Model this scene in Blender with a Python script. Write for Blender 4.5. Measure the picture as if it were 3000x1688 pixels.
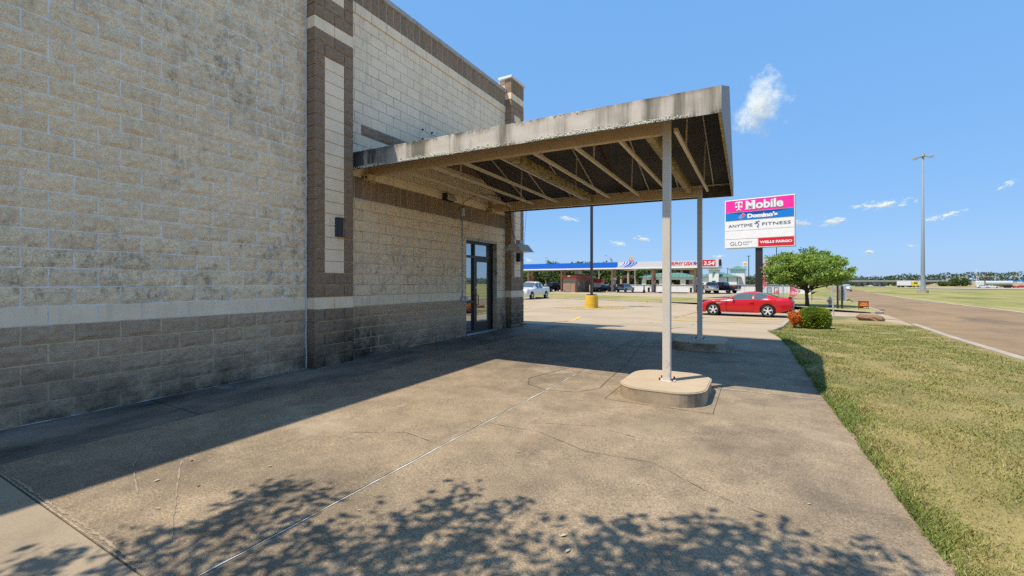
import bpy, bmesh, math, random
import numpy as np
from mathutils import Vector, Matrix
R = math.radians
rnd = random.Random(11)
for o in list(bpy.data.objects): bpy.data.objects.remove(o)
scene = bpy.context.scene
COL = scene.collection

# ------------------------------------------------------------------ camera, sky, sun, exposure
F, CX, HY, H = 1300., 1500., 827., 1.45          # lens in photo pixels, horizon row, eye height
TH = math.atan(720 / F)
c_, s_ = math.cos(TH), math.sin(TH)
cam = bpy.data.cameras.new('camera'); camo = bpy.data.objects.new('camera', cam); COL.objects.link(camo)
camo.location = (0, 0, H); camo.rotation_euler = (R(90), 0, TH)
cam.sensor_width = 36; cam.lens = 36 * F / 3000; cam.shift_y = (HY - 844) / 3000
cam.clip_start = .05; cam.clip_end = 20000
scene.camera = camo

SUN = Vector((-.316, -.406, 1.)).normalized()      # towards the sun, from the shadows in the photograph
world = bpy.data.worlds.new('World'); scene.world = world; world.use_nodes = True
wn = world.node_tree; bg = wn.nodes['Background']
sky = wn.nodes.new('ShaderNodeTexSky'); sky.sky_type = 'NISHITA'; sky.sun_disc = False
sky.sun_elevation = math.asin(SUN.z); sky.sun_rotation = math.atan2(SUN.x, SUN.y)
sky.air_density = 1.0; sky.dust_density = .3; sky.ozone_density = 2.2; sky.altitude = 0
gm = wn.nodes.new('ShaderNodeGamma'); gm.inputs[1].default_value = .33; hs = wn.nodes.new('ShaderNodeHueSaturation'); hs.inputs['Saturation'].default_value = 1.9; hs.inputs['Value'].default_value = 1.2
wn.links.new(sky.outputs[0], gm.inputs[0]); wn.links.new(gm.outputs[0], hs.inputs['Color'])
tn = wn.nodes.new('ShaderNodeMix'); tn.data_type = 'RGBA'; tn.blend_type = 'MULTIPLY'; tn.inputs[0].default_value = 1; tn.inputs[7].default_value = (.90, .97, 1.08, 1)
wn.links.new(hs.outputs[0], tn.inputs[6])
fl = wn.nodes.new('ShaderNodeMix'); fl.data_type = 'RGBA'; fl.inputs[0].default_value = .6; fl.inputs[7].default_value = (.28, .91, 2.0, 1)   # even clear blue
wn.links.new(tn.outputs[2], fl.inputs[6]); wn.links.new(fl.outputs[2], bg.inputs[0]); bg.inputs[1].default_value = .15
sl = bpy.data.lights.new('sun', 'SUN'); so = bpy.data.objects.new('sun', sl); COL.objects.link(so)
sl.energy = 2.1; sl.angle = R(.53); sl.color = (1, .89, .72)
so.rotation_euler = SUN.to_track_quat('Z', 'Y').to_euler(); so.location = SUN * 60
vs = scene.view_settings; vs.view_transform = 'Standard'; vs.look = 'None'; vs.gamma = 1; vs.exposure = 1.56
scene.cycles.use_denoising = False; scene.cycles.max_bounces = 8; scene.cycles.diffuse_bounces = 6; scene.cycles.volume_bounces = 3; scene.cycles.transparent_max_bounces = 12

# ------------------------------------------------------------------ where things stand
def sm(a, b, x):
    t = max(0., min(1., (x - a) / (b - a))); return t * t * (3 - 2 * t)
def zt(x, y):
    a = .011 * (min(max(y, -5), 12) - 1.4) - .012 * (min(max(x, -6.5), 1) + 6.5)
    if x > 1: a -= .085 * (min(x, 5.2) - 1)
    Z = -x * s_ + y * c_
    far = -.45 - .007 * min(max(Z - 85, 0), 395)
    t = sm(12, 22, y)
    return a * (1 - t) + far * t
def ray(u, v):
    a = (u - CX) / F; b = (HY - v) / F
    return (a * c_ - s_, a * s_ + c_, b)
def G(u, v):                                       # photo pixel -> point on the ground
    d = ray(u, v); t = prev = .5
    while t < 900:
        if H + d[2] * t < zt(d[0] * t, d[1] * t): break
        prev = t; t *= 1.02
    lo, hi = prev, t
    for i in range(30):
        m = (lo + hi) / 2
        if H + d[2] * m < zt(d[0] * m, d[1] * m): hi = m
        else: lo = m
    return Vector((d[0] * hi, d[1] * hi, zt(d[0] * hi, d[1] * hi)))
def AT(u, v, Z):                                   # photo pixel at a known depth
    d = ray(u, v); return Vector((d[0] * Z, d[1] * Z, H + d[2] * Z))
def ground(x, y): return Vector((x, y, zt(x, y)))
def depth(p): return -p[0] * s_ + p[1] * c_
def proj(p):
    X = p[0] * c_ + p[1] * s_; Z = -p[0] * s_ + p[1] * c_
    if Z < .1: return None
    return (CX + F * X / Z, HY - F * (p[2] - H) / Z, Z)

# ------------------------------------------------------------------ materials
MATS = {}
def mat(name, col, rough=.8, var=.1, vscale=3., fine=0., fscale=90., bump=0., bscale=60., bdist=.01, metal=0., spec=.3,
        stains=(), objrand=0., alpha=None, stretch=(1, 1, 1), coat=0., emit=0.):
    if name in MATS: return MATS[name]
    m = bpy.data.materials.new(name); m.use_nodes = True; nt = m.node_tree; N = nt.nodes; L = nt.links
    b = N['Principled BSDF']; b.inputs['Roughness'].default_value = rough; b.inputs['Metallic'].default_value = metal
    b.inputs['Specular IOR Level'].default_value = spec
    if coat: b.inputs['Coat Weight'].default_value = coat; b.inputs['Coat Roughness'].default_value = .03
    geo = N.new('ShaderNodeNewGeometry')
    def vec(st):
        if tuple(st) == (1, 1, 1): return geo.outputs['Position']
        q = N.new('ShaderNodeVectorMath'); q.operation = 'MULTIPLY'; L.new(geo.outputs['Position'], q.inputs[0]); q.inputs[1].default_value = st
        return q.outputs[0]
    def noise(scale, detail=5, st=(1, 1, 1), rough_=.6):
        n = N.new('ShaderNodeTexNoise'); n.inputs['Scale'].default_value = scale; n.inputs['Detail'].default_value = detail
        n.inputs['Roughness'].default_value = rough_; L.new(vec(st), n.inputs['Vector']); return n.outputs['Fac']
    def mr(src, a, b_, c0=0., c1=1.):
        q = N.new('ShaderNodeMapRange'); q.inputs[1].default_value = a; q.inputs[2].default_value = b_
        q.inputs[3].default_value = c0; q.inputs[4].default_value = c1; L.new(src, q.inputs[0]); return q.outputs[0]
    def mul(a, b_):
        q = N.new('ShaderNodeMath'); q.operation = 'MULTIPLY'; L.new(a, q.inputs[0])
        if isinstance(b_, (int, float)): q.inputs[1].default_value = b_
        else: L.new(b_, q.inputs[1])
        return q.outputs[0]
    def mix(f, a, b_):
        q = N.new('ShaderNodeMix'); q.data_type = 'RGBA'; L.new(f, q.inputs[0])
        for s, v in ((6, a), (7, b_)):
            if isinstance(v, tuple): q.inputs[s].default_value = v
            else: L.new(v, q.inputs[s])
        return q.outputs[2]
    c3 = lambda k: tuple(min(1, max(0, x * k)) for x in col[:3]) + (1,)
    cur = mix(mr(noise(vscale, 6, stretch), .3, .7), c3(1 - var), c3(1 + var))
    if objrand:
        oi = N.new('ShaderNodeObjectInfo'); f = mr(oi.outputs['Random'], 0, 1, 1 - objrand, 1 + objrand)
        q = N.new('ShaderNodeVectorMath'); q.operation = 'SCALE'; L.new(cur, q.inputs[0]); L.new(f, q.inputs['Scale']); cur = q.outputs[0]
    if fine:
        f = mr(noise(fscale, 3), .25, .75, 1 - fine, 1 + fine)
        q = N.new('ShaderNodeVectorMath'); q.operation = 'SCALE'; L.new(cur, q.inputs[0]); L.new(f, q.inputs['Scale']); cur = q.outputs[0]
    for st in stains:
        f = mr(noise(st.get('scale', 2), st.get('detail', 6), st.get('stretch', (1, 1, 1)), st.get('rough', .65)), st['lo'], st['hi'], 0, st.get('amt', 1))
        for (ax, a, b_) in st.get('masks', ()):
            sep = N.new('ShaderNodeSeparateXYZ'); L.new(geo.outputs['Position'], sep.inputs[0]); f = mul(f, mr(sep.outputs[ax], a, b_))
        if 'mscale' in st: f = mul(f, mr(noise(st['mscale'], 3), st.get('mlo', .45), st.get('mhi', .6)))
        cur = mix(f, cur, tuple(st['col']) + (1,))
    L.new(cur, b.inputs['Base Color'])
    if emit: L.new(cur, b.inputs['Emission Color']); b.inputs['Emission Strength'].default_value = emit
    if bump:
        bn = N.new('ShaderNodeBump'); bn.inputs['Strength'].default_value = bump; bn.inputs['Distance'].default_value = bdist
        L.new(noise(bscale, 6, (1, 1, 1), .7), bn.inputs['Height']); L.new(bn.outputs[0], b.inputs['Normal'])
    MATS[name] = m; return m

mold = dict(col=(.10, .098, .088), scale=6.5, stretch=(1, 1, .8), lo=.50, hi=.66, amt=.9, detail=14, rough=.85, mscale=.75, mlo=.51, mhi=.62)
mold2 = dict(col=(.12, .115, .10), scale=10, stretch=(1, 1.5, .35), lo=.55, hi=.66, amt=.75, detail=10, rough=.8, mscale=1.2, mlo=.50, mhi=.62)
mold3 = dict(col=(.20, .195, .175), scale=4.2, stretch=(1, 1.2, .7), lo=.46, hi=.68, amt=.62, detail=13, rough=.82, masks=((1, 2.0, 3.6), (2, 2.9, 4.0)))
mold4 = dict(col=(.12, .115, .105), scale=4.6, stretch=(1, 1.1, .8), lo=.52, hi=.66, amt=.85, detail=13, rough=.82, masks=((2, 2.3, 1.8), (2, 1.15, 1.3)))
soot = dict(col=(.022, .02, .018), scale=3.2, lo=.36, hi=.58, amt=.93, detail=11, rough=.8, masks=((1, 7.3, 6.0), (1, 4.9, 5.5), (2, 1.0, .45)))
soot2 = dict(col=(.03, .027, .024), scale=3.0, lo=.40, hi=.60, amt=.9, detail=11, rough=.8, masks=((1, 10.5, 11.0), (2, .95, .5)))
streak = dict(col=(.30, .28, .24), scale=3.0, stretch=(1, 2.2, .25), lo=.58, hi=.85, amt=.4, detail=7)
foot = dict(col=(.035, .033, .03), scale=2.2, lo=.3, hi=.62, amt=.9, masks=((2, .62, .05),))
TAN = mat('tan_split_block', (.98, .70, .46), .95, .14, 16, .28, 70, .6, 40, .02, objrand=.06, stains=(streak, mold3, mold4, mold, mold2))
BROWN = mat('brown_split_block', (.54, .375, .245), .95, .16, 14, .25, 120, .9, 46, .02, objrand=.10,
            stains=(dict(col=(.36, .34, .31), scale=8, lo=.62, hi=.75, amt=.45, mscale=1.3, mlo=.5, mhi=.65), foot, soot, soot2))
BROWND = mat('dark_brown_split_block', (.33, .225, .15), .95, .16, 14, .3, 90, .9, 46, .02, objrand=.10, stains=(dict(col=(.36, .34, .31), scale=8, lo=.62, hi=.75, amt=.4, mscale=1.3, mlo=.5, mhi=.65), foot, soot, soot2))
LIGHT = mat('cream_smooth_block', (.93, .735, .52), .9, .07, 5, .05, 150, .25, 120, .004, objrand=.03,
            stains=(dict(col=(.22, .215, .2), scale=2.4, stretch=(1, 2.6, .22), lo=.55, hi=.85, amt=.55, detail=8),))
MORTW = mat('pale_mortar', (.84, .82, .78), .95, .12, 8, .12, 90, .3, 120, .004, stains=(dict(mold, col=(.10, .10, .095)), dict(col=(.30, .29, .27), scale=1.4, lo=.52, hi=.66, amt=.7, detail=8)))
MORTG = mat('grey_mortar', (.52, .47, .40), .95, .2, 6, .12, 90, .3, 120, .004, stains=(dict(col=(.16, .15, .13), scale=2.0, lo=.52, hi=.66, amt=.8, detail=8),))
MORTB = mat('tan_mortar', (.64, .47, .29), .95, .15, 8, .1, 90, .3, 120, .004, stains=(foot,))
CAULK = mat('white_caulk', (.62, .63, .62), .7, .12, 20)
APRON = mat('stained_concrete', (.262, .203, .136), .9, .2, 2.6, .5, 70, .4, 110, .006, stains=(
    dict(col=(.085, .070, .054), scale=.38, lo=.48, hi=.64, amt=.72, detail=11, rough=.72),
    dict(col=(.42, .35, .26), scale=.55, lo=.56, hi=.70, amt=.65, detail=10, rough=.7),
    dict(col=(.085, .068, .05), scale=3.2, stretch=(1, .55, 1), lo=.53, hi=.74, amt=.5, detail=10, rough=.72),
    dict(col=(.48, .40, .30), scale=120, lo=.63, hi=.72, amt=.75, detail=1),
    dict(col=(.05, .042, .034), scale=95, lo=.62, hi=.72, amt=.6, detail=1)))
SIDEW = mat('dark_walk_concrete', (.21, .175, .14), .85, .22, 1.4, .2, 90, .3, 110, .005, stains=(
    dict(col=(.035, .033, .03), scale=1.1, stretch=(1, .45, 1), lo=.42, hi=.66, amt=.85, detail=7),
    dict(col=(.27, .25, .21), scale=1.3, lo=.62, hi=.7, amt=.6)))
NEWC = mat('pale_concrete', (.28, .228, .165), .9, .12, 1.5, .15, 90, .3, 110, .005, stains=(dict(col=(.14, .12, .095), scale=1.2, lo=.55, hi=.75, amt=.5),))
LOT = mat('lot_concrete', (.37, .295, .20), .9, .12, .35, .1, 40, .2, 60, .005, stains=(
    dict(col=(.20, .16, .115), scale=.35, stretch=(.35, 1.1, 1), lo=.54, hi=.78, amt=.6, detail=8),
    dict(col=(.10, .085, .07), scale=.16, stretch=(.5, 1.3, 1), lo=.64, hi=.8, amt=.6, detail=8)))
ASPH = mat('worn_asphalt', (.25, .170, .095), .92, .16, .4, .25, 30, .3, 60, .006, stains=(
    dict(col=(.07, .06, .052), scale=.3, stretch=(1.2, .35, 1), lo=.54, hi=.72, amt=.75, detail=10), dict(col=(.05, .042, .036), scale=1.6, stretch=(1.5, .2, 1), lo=.64, hi=.72, amt=.6, detail=6)))
HWY = mat('highway_concrete', (.36, .32, .26), .9, .08, .05)
KERB = mat('kerb_concrete', (.36, .31, .25), .9, .18, 2, .15, 60, .3, 80, .006, stains=(dict(col=(.1, .09, .08), scale=1.5, lo=.55, hi=.75, amt=.7),))
DIRT = mat('bare_dirt', (.16, .11, .07), .95, .25, 1.5, .3, 40)
PADC = mat('pad_concrete', (.42, .335, .235), .9, .08, 3, .12, 120, .25, 120, .004, stains=(dict(col=(.16, .12, .085), scale=2.5, lo=.56, hi=.75, amt=.6),))
PADS = mat('pad_side_concrete', (.36, .28, .195), .9, .2, 3, .2, 100, .3, 100, .005, stains=(dict(col=(.06, .05, .04), scale=2.2, lo=.5, hi=.7, amt=.8),))
TURF = mat('turf_soil', (.27, .215, .085), .95, .25, .9, .35, 50, .6, 40, .02, stains=(
    dict(col=(.075, .105, .022), scale=.7, lo=.48, hi=.66, amt=.85, detail=8), dict(col=(.27, .2, .095), scale=1.1, lo=.56, hi=.72, amt=.8, detail=8),
    dict(col=(.17, .11, .06), scale=1.6, lo=.64, hi=.72, amt=.6, detail=6)))
FIELD = mat('mown_field', (.29, .26, .085), .95, .18, .15, .25, 6, .5, 12, .03, stains=(
    dict(col=(.09, .125, .03), scale=.12, stretch=(1.3, .35, 1), lo=.46, hi=.66, amt=.8, detail=8), dict(col=(.30, .235, .115), scale=.12, stretch=(1, .3, 1), lo=.56, hi=.7, amt=.8, detail=8)))
DRYG = mat('dry_grass', (.30, .235, .13), .95, .15, .08, .2, 4, stains=(dict(col=(.17, .17, .06), scale=.07, lo=.5, hi=.7, amt=.6),))
BLADE = mat('grass_blades', (.23, .235, .068), .75, .2, 1.2, .45, 60, spec=.2, stains=(
    dict(col=(.115, .185, .035), scale=.5, lo=.46, hi=.57, amt=.75, detail=10, rough=.7), dict(col=(.50, .39, .19), scale=.8, lo=.54, hi=.62, amt=.85, detail=10, rough=.7),
    dict(col=(.28, .16, .08), scale=2.2, lo=.58, hi=.66, amt=.75, detail=8), dict(col=(.52, .42, .22), scale=45, lo=.55, hi=.61, amt=.65, detail=2)))
FABR = mat('weathered_canopy_fabric', (.60, .545, .48), .8, .05, 3, .04, 60, .1, 40, .004, stains=(
    dict(col=(.05, .042, .034), scale=3.4, stretch=(2.2, 1, .10), lo=.54, hi=.68, amt=.92, detail=9, mscale=.8, mlo=.45, mhi=.58),
    dict(col=(.11, .10, .07), scale=1.1, stretch=(1.6, 1, .1), lo=.52, hi=.64, amt=.85, detail=9),
    dict(col=(.035, .032, .03), scale=2.5, stretch=(2, 1, .2), lo=.25, hi=.5, amt=.92, detail=8, masks=((0, -5.1, -5.9),)),  # left end blackened: building shadow painted into the colour along with staining
    dict(col=(.05, .045, .035), scale=12, stretch=(1, 1, .5), lo=.42, hi=.62, amt=.85, masks=((2, 3.66, 3.76),)),
    dict(col=(.05, .045, .035), scale=9, stretch=(1, 1, .6), lo=.48, hi=.62, amt=.8, masks=((2, 3.50, 3.42),))))
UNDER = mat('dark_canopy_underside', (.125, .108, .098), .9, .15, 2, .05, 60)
SIDEF = mat('blue_grey_fabric', (.30, .30, .31), .75, .08, 3, .05, 50, stretch=(8, 8, .4))
LICHEN = mat('pale_lichen', (.62, .63, .55), .95, .3, 30, .3, 90)
STEEL = mat('tan_painted_steel', (.62, .43, .24), .55, .08, 4, .05, 60, .1, 50, .002, spec=.4, stains=(
    dict(col=(.25, .17, .085), scale=2.6, stretch=(1, 2, 2), lo=.58, hi=.75, amt=.5, detail=8),))
POSTM = mat('cream_painted_post', (.60, .55, .48), .5, .05, 4, .05, 60, .05, 40, .002, spec=.45, stains=(
    dict(col=(.25, .13, .06), scale=9, lo=.5, hi=.66, amt=.7, masks=((2, .5, .18),)), dict(col=(.25, .2, .15), scale=14, stretch=(1, 1, .3), lo=.62, hi=.7, amt=.5),
    dict(col=(.3, .28, .24), scale=4, stretch=(2, 2, .4), lo=.62, hi=.8, amt=.35),))
ALGAE = mat('algae_stained_steel', (.44, .33, .17), .6, .15, 5, .1, 60, stains=(dict(col=(.15, .13, .015), scale=5, stretch=(1, 1.6, 3), lo=.45, hi=.6, amt=.9),))
LATT = mat('pale_lattice_steel', (.72, .60, .46), .5, .1, 6, .05, 60)
RUST = mat('rust_red_steel', (.14, .035, .02), .7, .2, 6)
BRONZE = mat('dark_bronze_metal', (.022, .019, .018), .4, .1, 10, spec=.5)
GALV = mat('galvanised_metal', (.46, .47, .48), .45, .12, 4, .08, 30, metal=.3)
BLACK = mat('black_plastic', (.012, .012, .012), .5, .1, 10)
GLASS = mat('mirror_tinted_glass', (.02, .025, .03), .02, 0, 1, spec=1.0)
CARGL = mat('car_glass', (.07, .10, .115), .04, 0, 1, spec=.9)
WHITE = mat('white_paint', (.74, .74, .73), .5, .04, 2)
CHROME = mat('chrome', (.72, .72, .72), .12, .02, 5, metal=1)
RIM = mat('silver_rim', (.75, .74, .72), .35, .03, 5, metal=.25)
RUBBER = mat('tyre_rubber', (.018, .017, .016), .85, .2, 10)
YELLOW = mat('safety_yellow_paint', (.66, .40, .035), .65, .12, 3, .1, 30, .2, 30, .004, stains=(dict(col=(.35, .2, .03), scale=3, stretch=(1, 1, .4), lo=.56, hi=.75, amt=.6),))
LINE = mat('faded_yellow_line', (.66, .42, .06), .85, .15, 2, .15, 30, stains=(dict(col=(.38, .31, .22), scale=3, lo=.56, hi=.7, amt=.6),))
CRACK = mat('joint_dirt', (.085, .068, .052), .95, .2, 10)  # brown dirt filling the joints and cracks
BARK = mat('tree_bark', (.085, .065, .048), .95, .3, 12, .3, 60, .6, 30, .02)
def plain(n, col, rough=.55, var=.05, **k): return mat(n, col, rough, var, 3, **k)

# ------------------------------------------------------------------ mesh helpers
class MB:
    def __init__(s): s.v = []; s.f = []; s.smooth = False
    def add(s, vs, fs):
        n = len(s.v); s.v += [tuple(p) for p in vs]; s.f += [tuple(i + n for i in f) for f in fs]; return s
    def box(s, x0, x1, y0, y1, z0, z1):
        return s.add([(x0, y0, z0), (x1, y0, z0), (x1, y1, z0), (x0, y1, z0), (x0, y0, z1), (x1, y0, z1), (x1, y1, z1), (x0, y1, z1)],
                     [(3, 2, 1, 0), (4, 5, 6, 7), (0, 1, 5, 4), (1, 2, 6, 5), (2, 3, 7, 6), (3, 0, 4, 7)])
    def bbox(s, x0, x1, y0, y1, z0, z1, b=.01):        # box with chamfered edges
        vs = []; idx = {}
        for i in (0, 1):
            for j in (0, 1):
                for k in (0, 1):
                    X, Y, Z = (x0, x1)[i], (y0, y1)[j], (z0, z1)[k]
                    sx, sy, sz = (b, -b)[i], (b, -b)[j], (b, -b)[k]
                    idx[i, j, k] = len(vs); vs += [(X, Y + sy, Z + sz), (X + sx, Y, Z + sz), (X + sx, Y + sy, Z)]
        g = lambda i, j, k, a: idx[i, j, k] + a
        fs = []
        for i in (0, 1):
            q = [g(i, 0, 0, 0), g(i, 1, 0, 0), g(i, 1, 1, 0), g(i, 0, 1, 0)]; fs.append(q if i else q[::-1])
            q = [g(0, i, 0, 1), g(0, i, 1, 1), g(1, i, 1, 1), g(1, i, 0, 1)]; fs.append(q if i else q[::-1])
            q = [g(0, 0, i, 2), g(1, 0, i, 2), g(1, 1, i, 2), g(0, 1, i, 2)]; fs.append(q if i else q[::-1])
        for j in (0, 1):
            for k in (0, 1):
                fs.append([g(0, j, k, 1), g(1, j, k, 1), g(1, j, k, 2), g(0, j, k, 2)]); fs.append([g(j, 0, k, 0), g(j, 1, k, 0), g(j, 1, k, 2), g(j, 0, k, 2)])
                fs.append([g(j, k, 0, 0), g(j, k, 1, 0), g(j, k, 1, 1), g(j, k, 0, 1)])
        for i in (0, 1):
            for j in (0, 1):
                for k in (0, 1): fs.append([g(i, j, k, 0), g(i, j, k, 1), g(i, j, k, 2)])
        return s.add(vs, fs)
    def tube(s, pts, rad, n=8, cap=True):
        pts = [Vector(p) for p in pts]; rings = []
        if not hasattr(rad, '__len__'): rad = [rad] * len(pts)
        base = len(s.v)
        for i, p in enumerate(pts):
            d = (pts[min(i + 1, len(pts) - 1)] - pts[max(i - 1, 0)]).normalized()
            a = d.orthogonal().normalized() if i == 0 else (a - d * a.dot(d)).normalized()
            b = d.cross(a)
            for k in range(n):
                t = 2 * math.pi * k / n; s.v.append(tuple(p + (a * math.cos(t) + b * math.sin(t)) * rad[i]))
        for i in range(len(pts) - 1):
            for k in range(n):
                q = base + i * n; k2 = (k + 1) % n
                s.f.append((q + k, q + k2, q + n + k2, q + n + k))
        if cap: s.f.append(tuple(base + k for k in range(n))[::-1]); s.f.append(tuple(base + (len(pts) - 1) * n + k for k in range(n)))
        return s
    def bar(s, p, q, w, h, up=(0, 0, 1)):               # square bar between two points
        p, q = Vector(p), Vector(q); d = (q - p).normalized(); up = Vector(up)
        if abs(d.dot(up)) > .98: up = Vector((1, 0, 0))
        a = d.cross(up).normalized() * w / 2; b = a.cross(d).normalized() * h / 2
        vs = [e + x * a + y * b for e in (p, q) for x, y in ((-1, -1), (1, -1), (1, 1), (-1, 1))]
        return s.add(vs, [(3, 2, 1, 0), (4, 5, 6, 7), (0, 1, 5, 4), (1, 2, 6, 5), (2, 3, 7, 6), (3, 0, 4, 7)])
    def prism(s, poly, z0, z1):
        n = len(poly); vs = [(x, y, z0) for x, y in poly] + [(x, y, z1) for x, y in poly]
        return s.add(vs, [tuple(range(n))[::-1], tuple(range(n, 2 * n))] + [(i, (i + 1) % n, n + (i + 1) % n, n + i) for i in range(n)])
    def lathe(s, prof, n=20, o=(0, 0, 0)):
        base = len(s.v)
        for r, z in prof:
            for k in range(n):
                t = 2 * math.pi * k / n; s.v.append((o[0] + r * math.cos(t), o[1] + r * math.sin(t), o[2] + z))
        for i in range(len(prof) - 1):
            for k in range(n):
                k2 = (k + 1) % n; q = base + i * n
                s.f.append((q + k, q + k2, q + n + k2, q + n + k))
        s.f.append(tuple(base + k for k in range(n))[::-1]); s.f.append(tuple(base + (len(prof) - 1) * n + k for k in range(n)))
        return s
    def xf(s, m):
        s.v = [tuple(m @ Vector(p)) for p in s.v]; return s
    def build(s, name, m, parent=None, smooth=None, loc=None, **tags):
        me = bpy.data.meshes.new(name); me.from_pydata(s.v, [], s.f); me.update()
        return obj(name, me, m, parent, s.smooth if smooth is None else smooth, loc, **tags)
def obj(name, me, m, parent=None, smooth=False, loc=None, **tags):
    if m is not None and not len(me.materials): me.materials.append(m)
    if smooth: me.polygons.foreach_set('use_smooth', [True] * len(me.polygons))
    o = bpy.data.objects.new(name, me); COL.objects.link(o); o.parent = parent
    if loc is not None: o.location = loc
    for k, v in tags.items():
        if v is not None: o[k] = v
    return o
def thing(name, label, category, loc=(0, 0, 0), rz=0, group=None):
    o = bpy.data.objects.new(name, None); COL.objects.link(o); o.location = loc; o.rotation_euler = (0, 0, rz)
    o['label'] = label; o['category'] = category
    if group: o['group'] = group
    return o
def copy_tree(o, parent=None):
    n = o.copy(); COL.objects.link(n); n.parent = parent
    for ch in [x for x in bpy.data.objects if x.parent == o]: copy_tree(ch, n)
    return n
def quads(name, V, m, parent=None, **tags):             # V: n x k x 3 array of separate faces
    n, k = V.shape[:2]; me = bpy.data.meshes.new(name)
    me.vertices.add(n * k); me.vertices.foreach_set('co', V.reshape(-1).astype(np.float32))
    me.loops.add(n * k); me.loops.foreach_set('vertex_index', np.arange(n * k, dtype=np.int32))
    me.polygons.add(n); me.polygons.foreach_set('loop_start', np.arange(0, n * k, k, dtype=np.int32))
    try: me.polygons.foreach_set('loop_total', np.full(n, k, dtype=np.int32))
    except Exception: pass
    me.update(calc_edges=True); me.validate()
    return obj(name, me, m, parent, False, None, **tags)
def sheet(name, poly, m, off, step, parent=None, thick=0, **tags):   # follows the lie of the land
    bm = bmesh.new(); bm.faces.new([bm.verts.new((x, y, 0)) for x, y in poly])
    bmesh.ops.triangulate(bm, faces=bm.faces[:])
    xs = [p[0] for p in poly]; ys = [p[1] for p in poly]
    for ax, lo, hi in ((0, min(xs), max(xs)), (1, min(ys), max(ys))):
        k = math.floor(lo / step) + 1
        while k * step < hi:
            co = [0, 0, 0]; no = [0, 0, 0]; co[ax] = k * step; no[ax] = 1
            bmesh.ops.bisect_plane(bm, geom=bm.verts[:] + bm.edges[:] + bm.faces[:], plane_co=co, plane_no=no); k += 1
    for v in bm.verts: v.co.z = zt(v.co.x, v.co.y) + off
    bmesh.ops.recalc_face_normals(bm, faces=bm.faces[:])
    for f in bm.faces:
        if f.normal.z < 0: f.normal_flip()
    if thick:
        r = bmesh.ops.extrude_face_region(bm, geom=bm.faces[:]); 
        for e in r['geom']:
            if isinstance(e, bmesh.types.BMVert): e.co.z -= thick
        bmesh.ops.recalc_face_normals(bm, faces=bm.faces[:])
    me = bpy.data.meshes.new(name); bm.to_mesh(me); bm.free()
    return obj(name, me, m, parent, False, None, **tags)
def ribbon(pts, w, off, jit=0, step=.25):
    P = [Vector((p[0], p[1])) for p in pts]; Q = []
    for a, b in zip(P, P[1:]):
        n = max(1, int((b - a).length / step))
        Q += [a.lerp(b, i / n) for i in range(n)]
    Q.append(P[-1]); mb = MB(); row = []
    for i, p in enumerate(Q):
        d = (Q[min(i + 1, len(Q) - 1)] - Q[max(i - 1, 0)]).normalized(); nn = Vector((-d.y, d.x))
        ww = w * (1 + jit * rnd.uniform(-1, 1)); sh = nn * w * jit * rnd.uniform(-.5, .5)
        for k in (-.5, .5):
            q = p + nn * ww * k + sh; row.append((q.x, q.y, zt(q.x, q.y) + off))
    mb.add(row, [(2 * i, 2 * i + 2, 2 * i + 3, 2 * i + 1) for i in range(len(Q) - 1)]); return mb
def txt(s, size, m, parent, o, xd=(1, 0, 0), yd=(0, 0, 1), bold=0., shear=0., space=1., width=None, ext=.004, name='lettering', align='CENTER'):
    cu = bpy.data.curves.new(name, 'FONT'); cu.body = s; cu.size = 1; cu.offset = bold; cu.shear = shear; cu.space_character = space
    cu.align_x = 'LEFT'; cu.extrude = 0; cu.resolution_u = 3
    t = bpy.data.objects.new(name, cu); COL.objects.link(t)
    me = bpy.data.meshes.new_from_object(t.evaluated_get(bpy.context.evaluated_depsgraph_get())); bpy.data.objects.remove(t)
    xs = [v.co.x for v in me.vertices]; ys = [v.co.y for v in me.vertices]
    x0, x1, y0, y1 = min(xs), max(xs), min(ys), max(ys)
    sx = (width / (x1 - x0)) if width else size; sy = size / (y1 - y0) if width else size
    xd, yd, o = Vector(xd).normalized(), Vector(yd).normalized(), Vector(o); nrm = xd.cross(yd)
    for v in me.vertices: v.co = o + xd * ((v.co.x - (x0 + x1) / 2) * sx) + yd * ((v.co.y - (y0 + y1) / 2) * sy) + nrm * ext
    return obj(name, me, m, parent)
def leaves(P, size, droop=.3, seed=1, asp=.45, up=0.):
    r = np.random.default_rng(seed); n = len(P)
    d = r.normal(size=(n, 3)); d[:, 2] -= droop; d /= np.linalg.norm(d, axis=1)[:, None]
    e = r.normal(size=(n, 3)); e[:, 2] += up; e -= (e * d).sum(1)[:, None] * d; e /= np.linalg.norm(e, axis=1)[:, None]
    L = (size * r.uniform(.6, 1.4, n))[:, None]
    return np.stack([P, P + d * L * .5 + e * L * asp, P + d * L, P + d * L * .5 - e * L * asp], 1)

# ------------------------------------------------------------------ the land
def land():
    rs = [0] + [3 * 1.16 ** i for i in range(54)]; n = 96; mb = MB()
    for r in rs:
        for k in range(n):
            a = 2 * math.pi * k / n; x, y = r * math.cos(a), r * math.sin(a) + 5
            mb.v.append((x, y, zt(x, y) - .10))
    for i in range(len(rs) - 1):
        for k in range(n):
            k2 = (k + 1) % n; mb.f.append((i * n + k, i * n + k2, (i + 1) * n + k2, (i + 1) * n + k) if i else (k, k2, n + k2, n + k))
    mb.build('ground', FIELD, smooth=True, kind='structure')
land()
EDGE = [(-12, 1.02), (1, .97), (3.14, .93), (7.48, .75), (11.67, .61), (17.2, .36)]      # y, x of the concrete's grass edge
def edge(y): return float(np.interp(y, [e[0] for e in EDGE], [e[1] for e in EDGE]))
def edge_pts(y0, y1): return [(edge(y0), y0)] + [(e[1], e[0]) for e in EDGE if y0 < e[0] < y1] + [(edge(y1), y1)]
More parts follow.
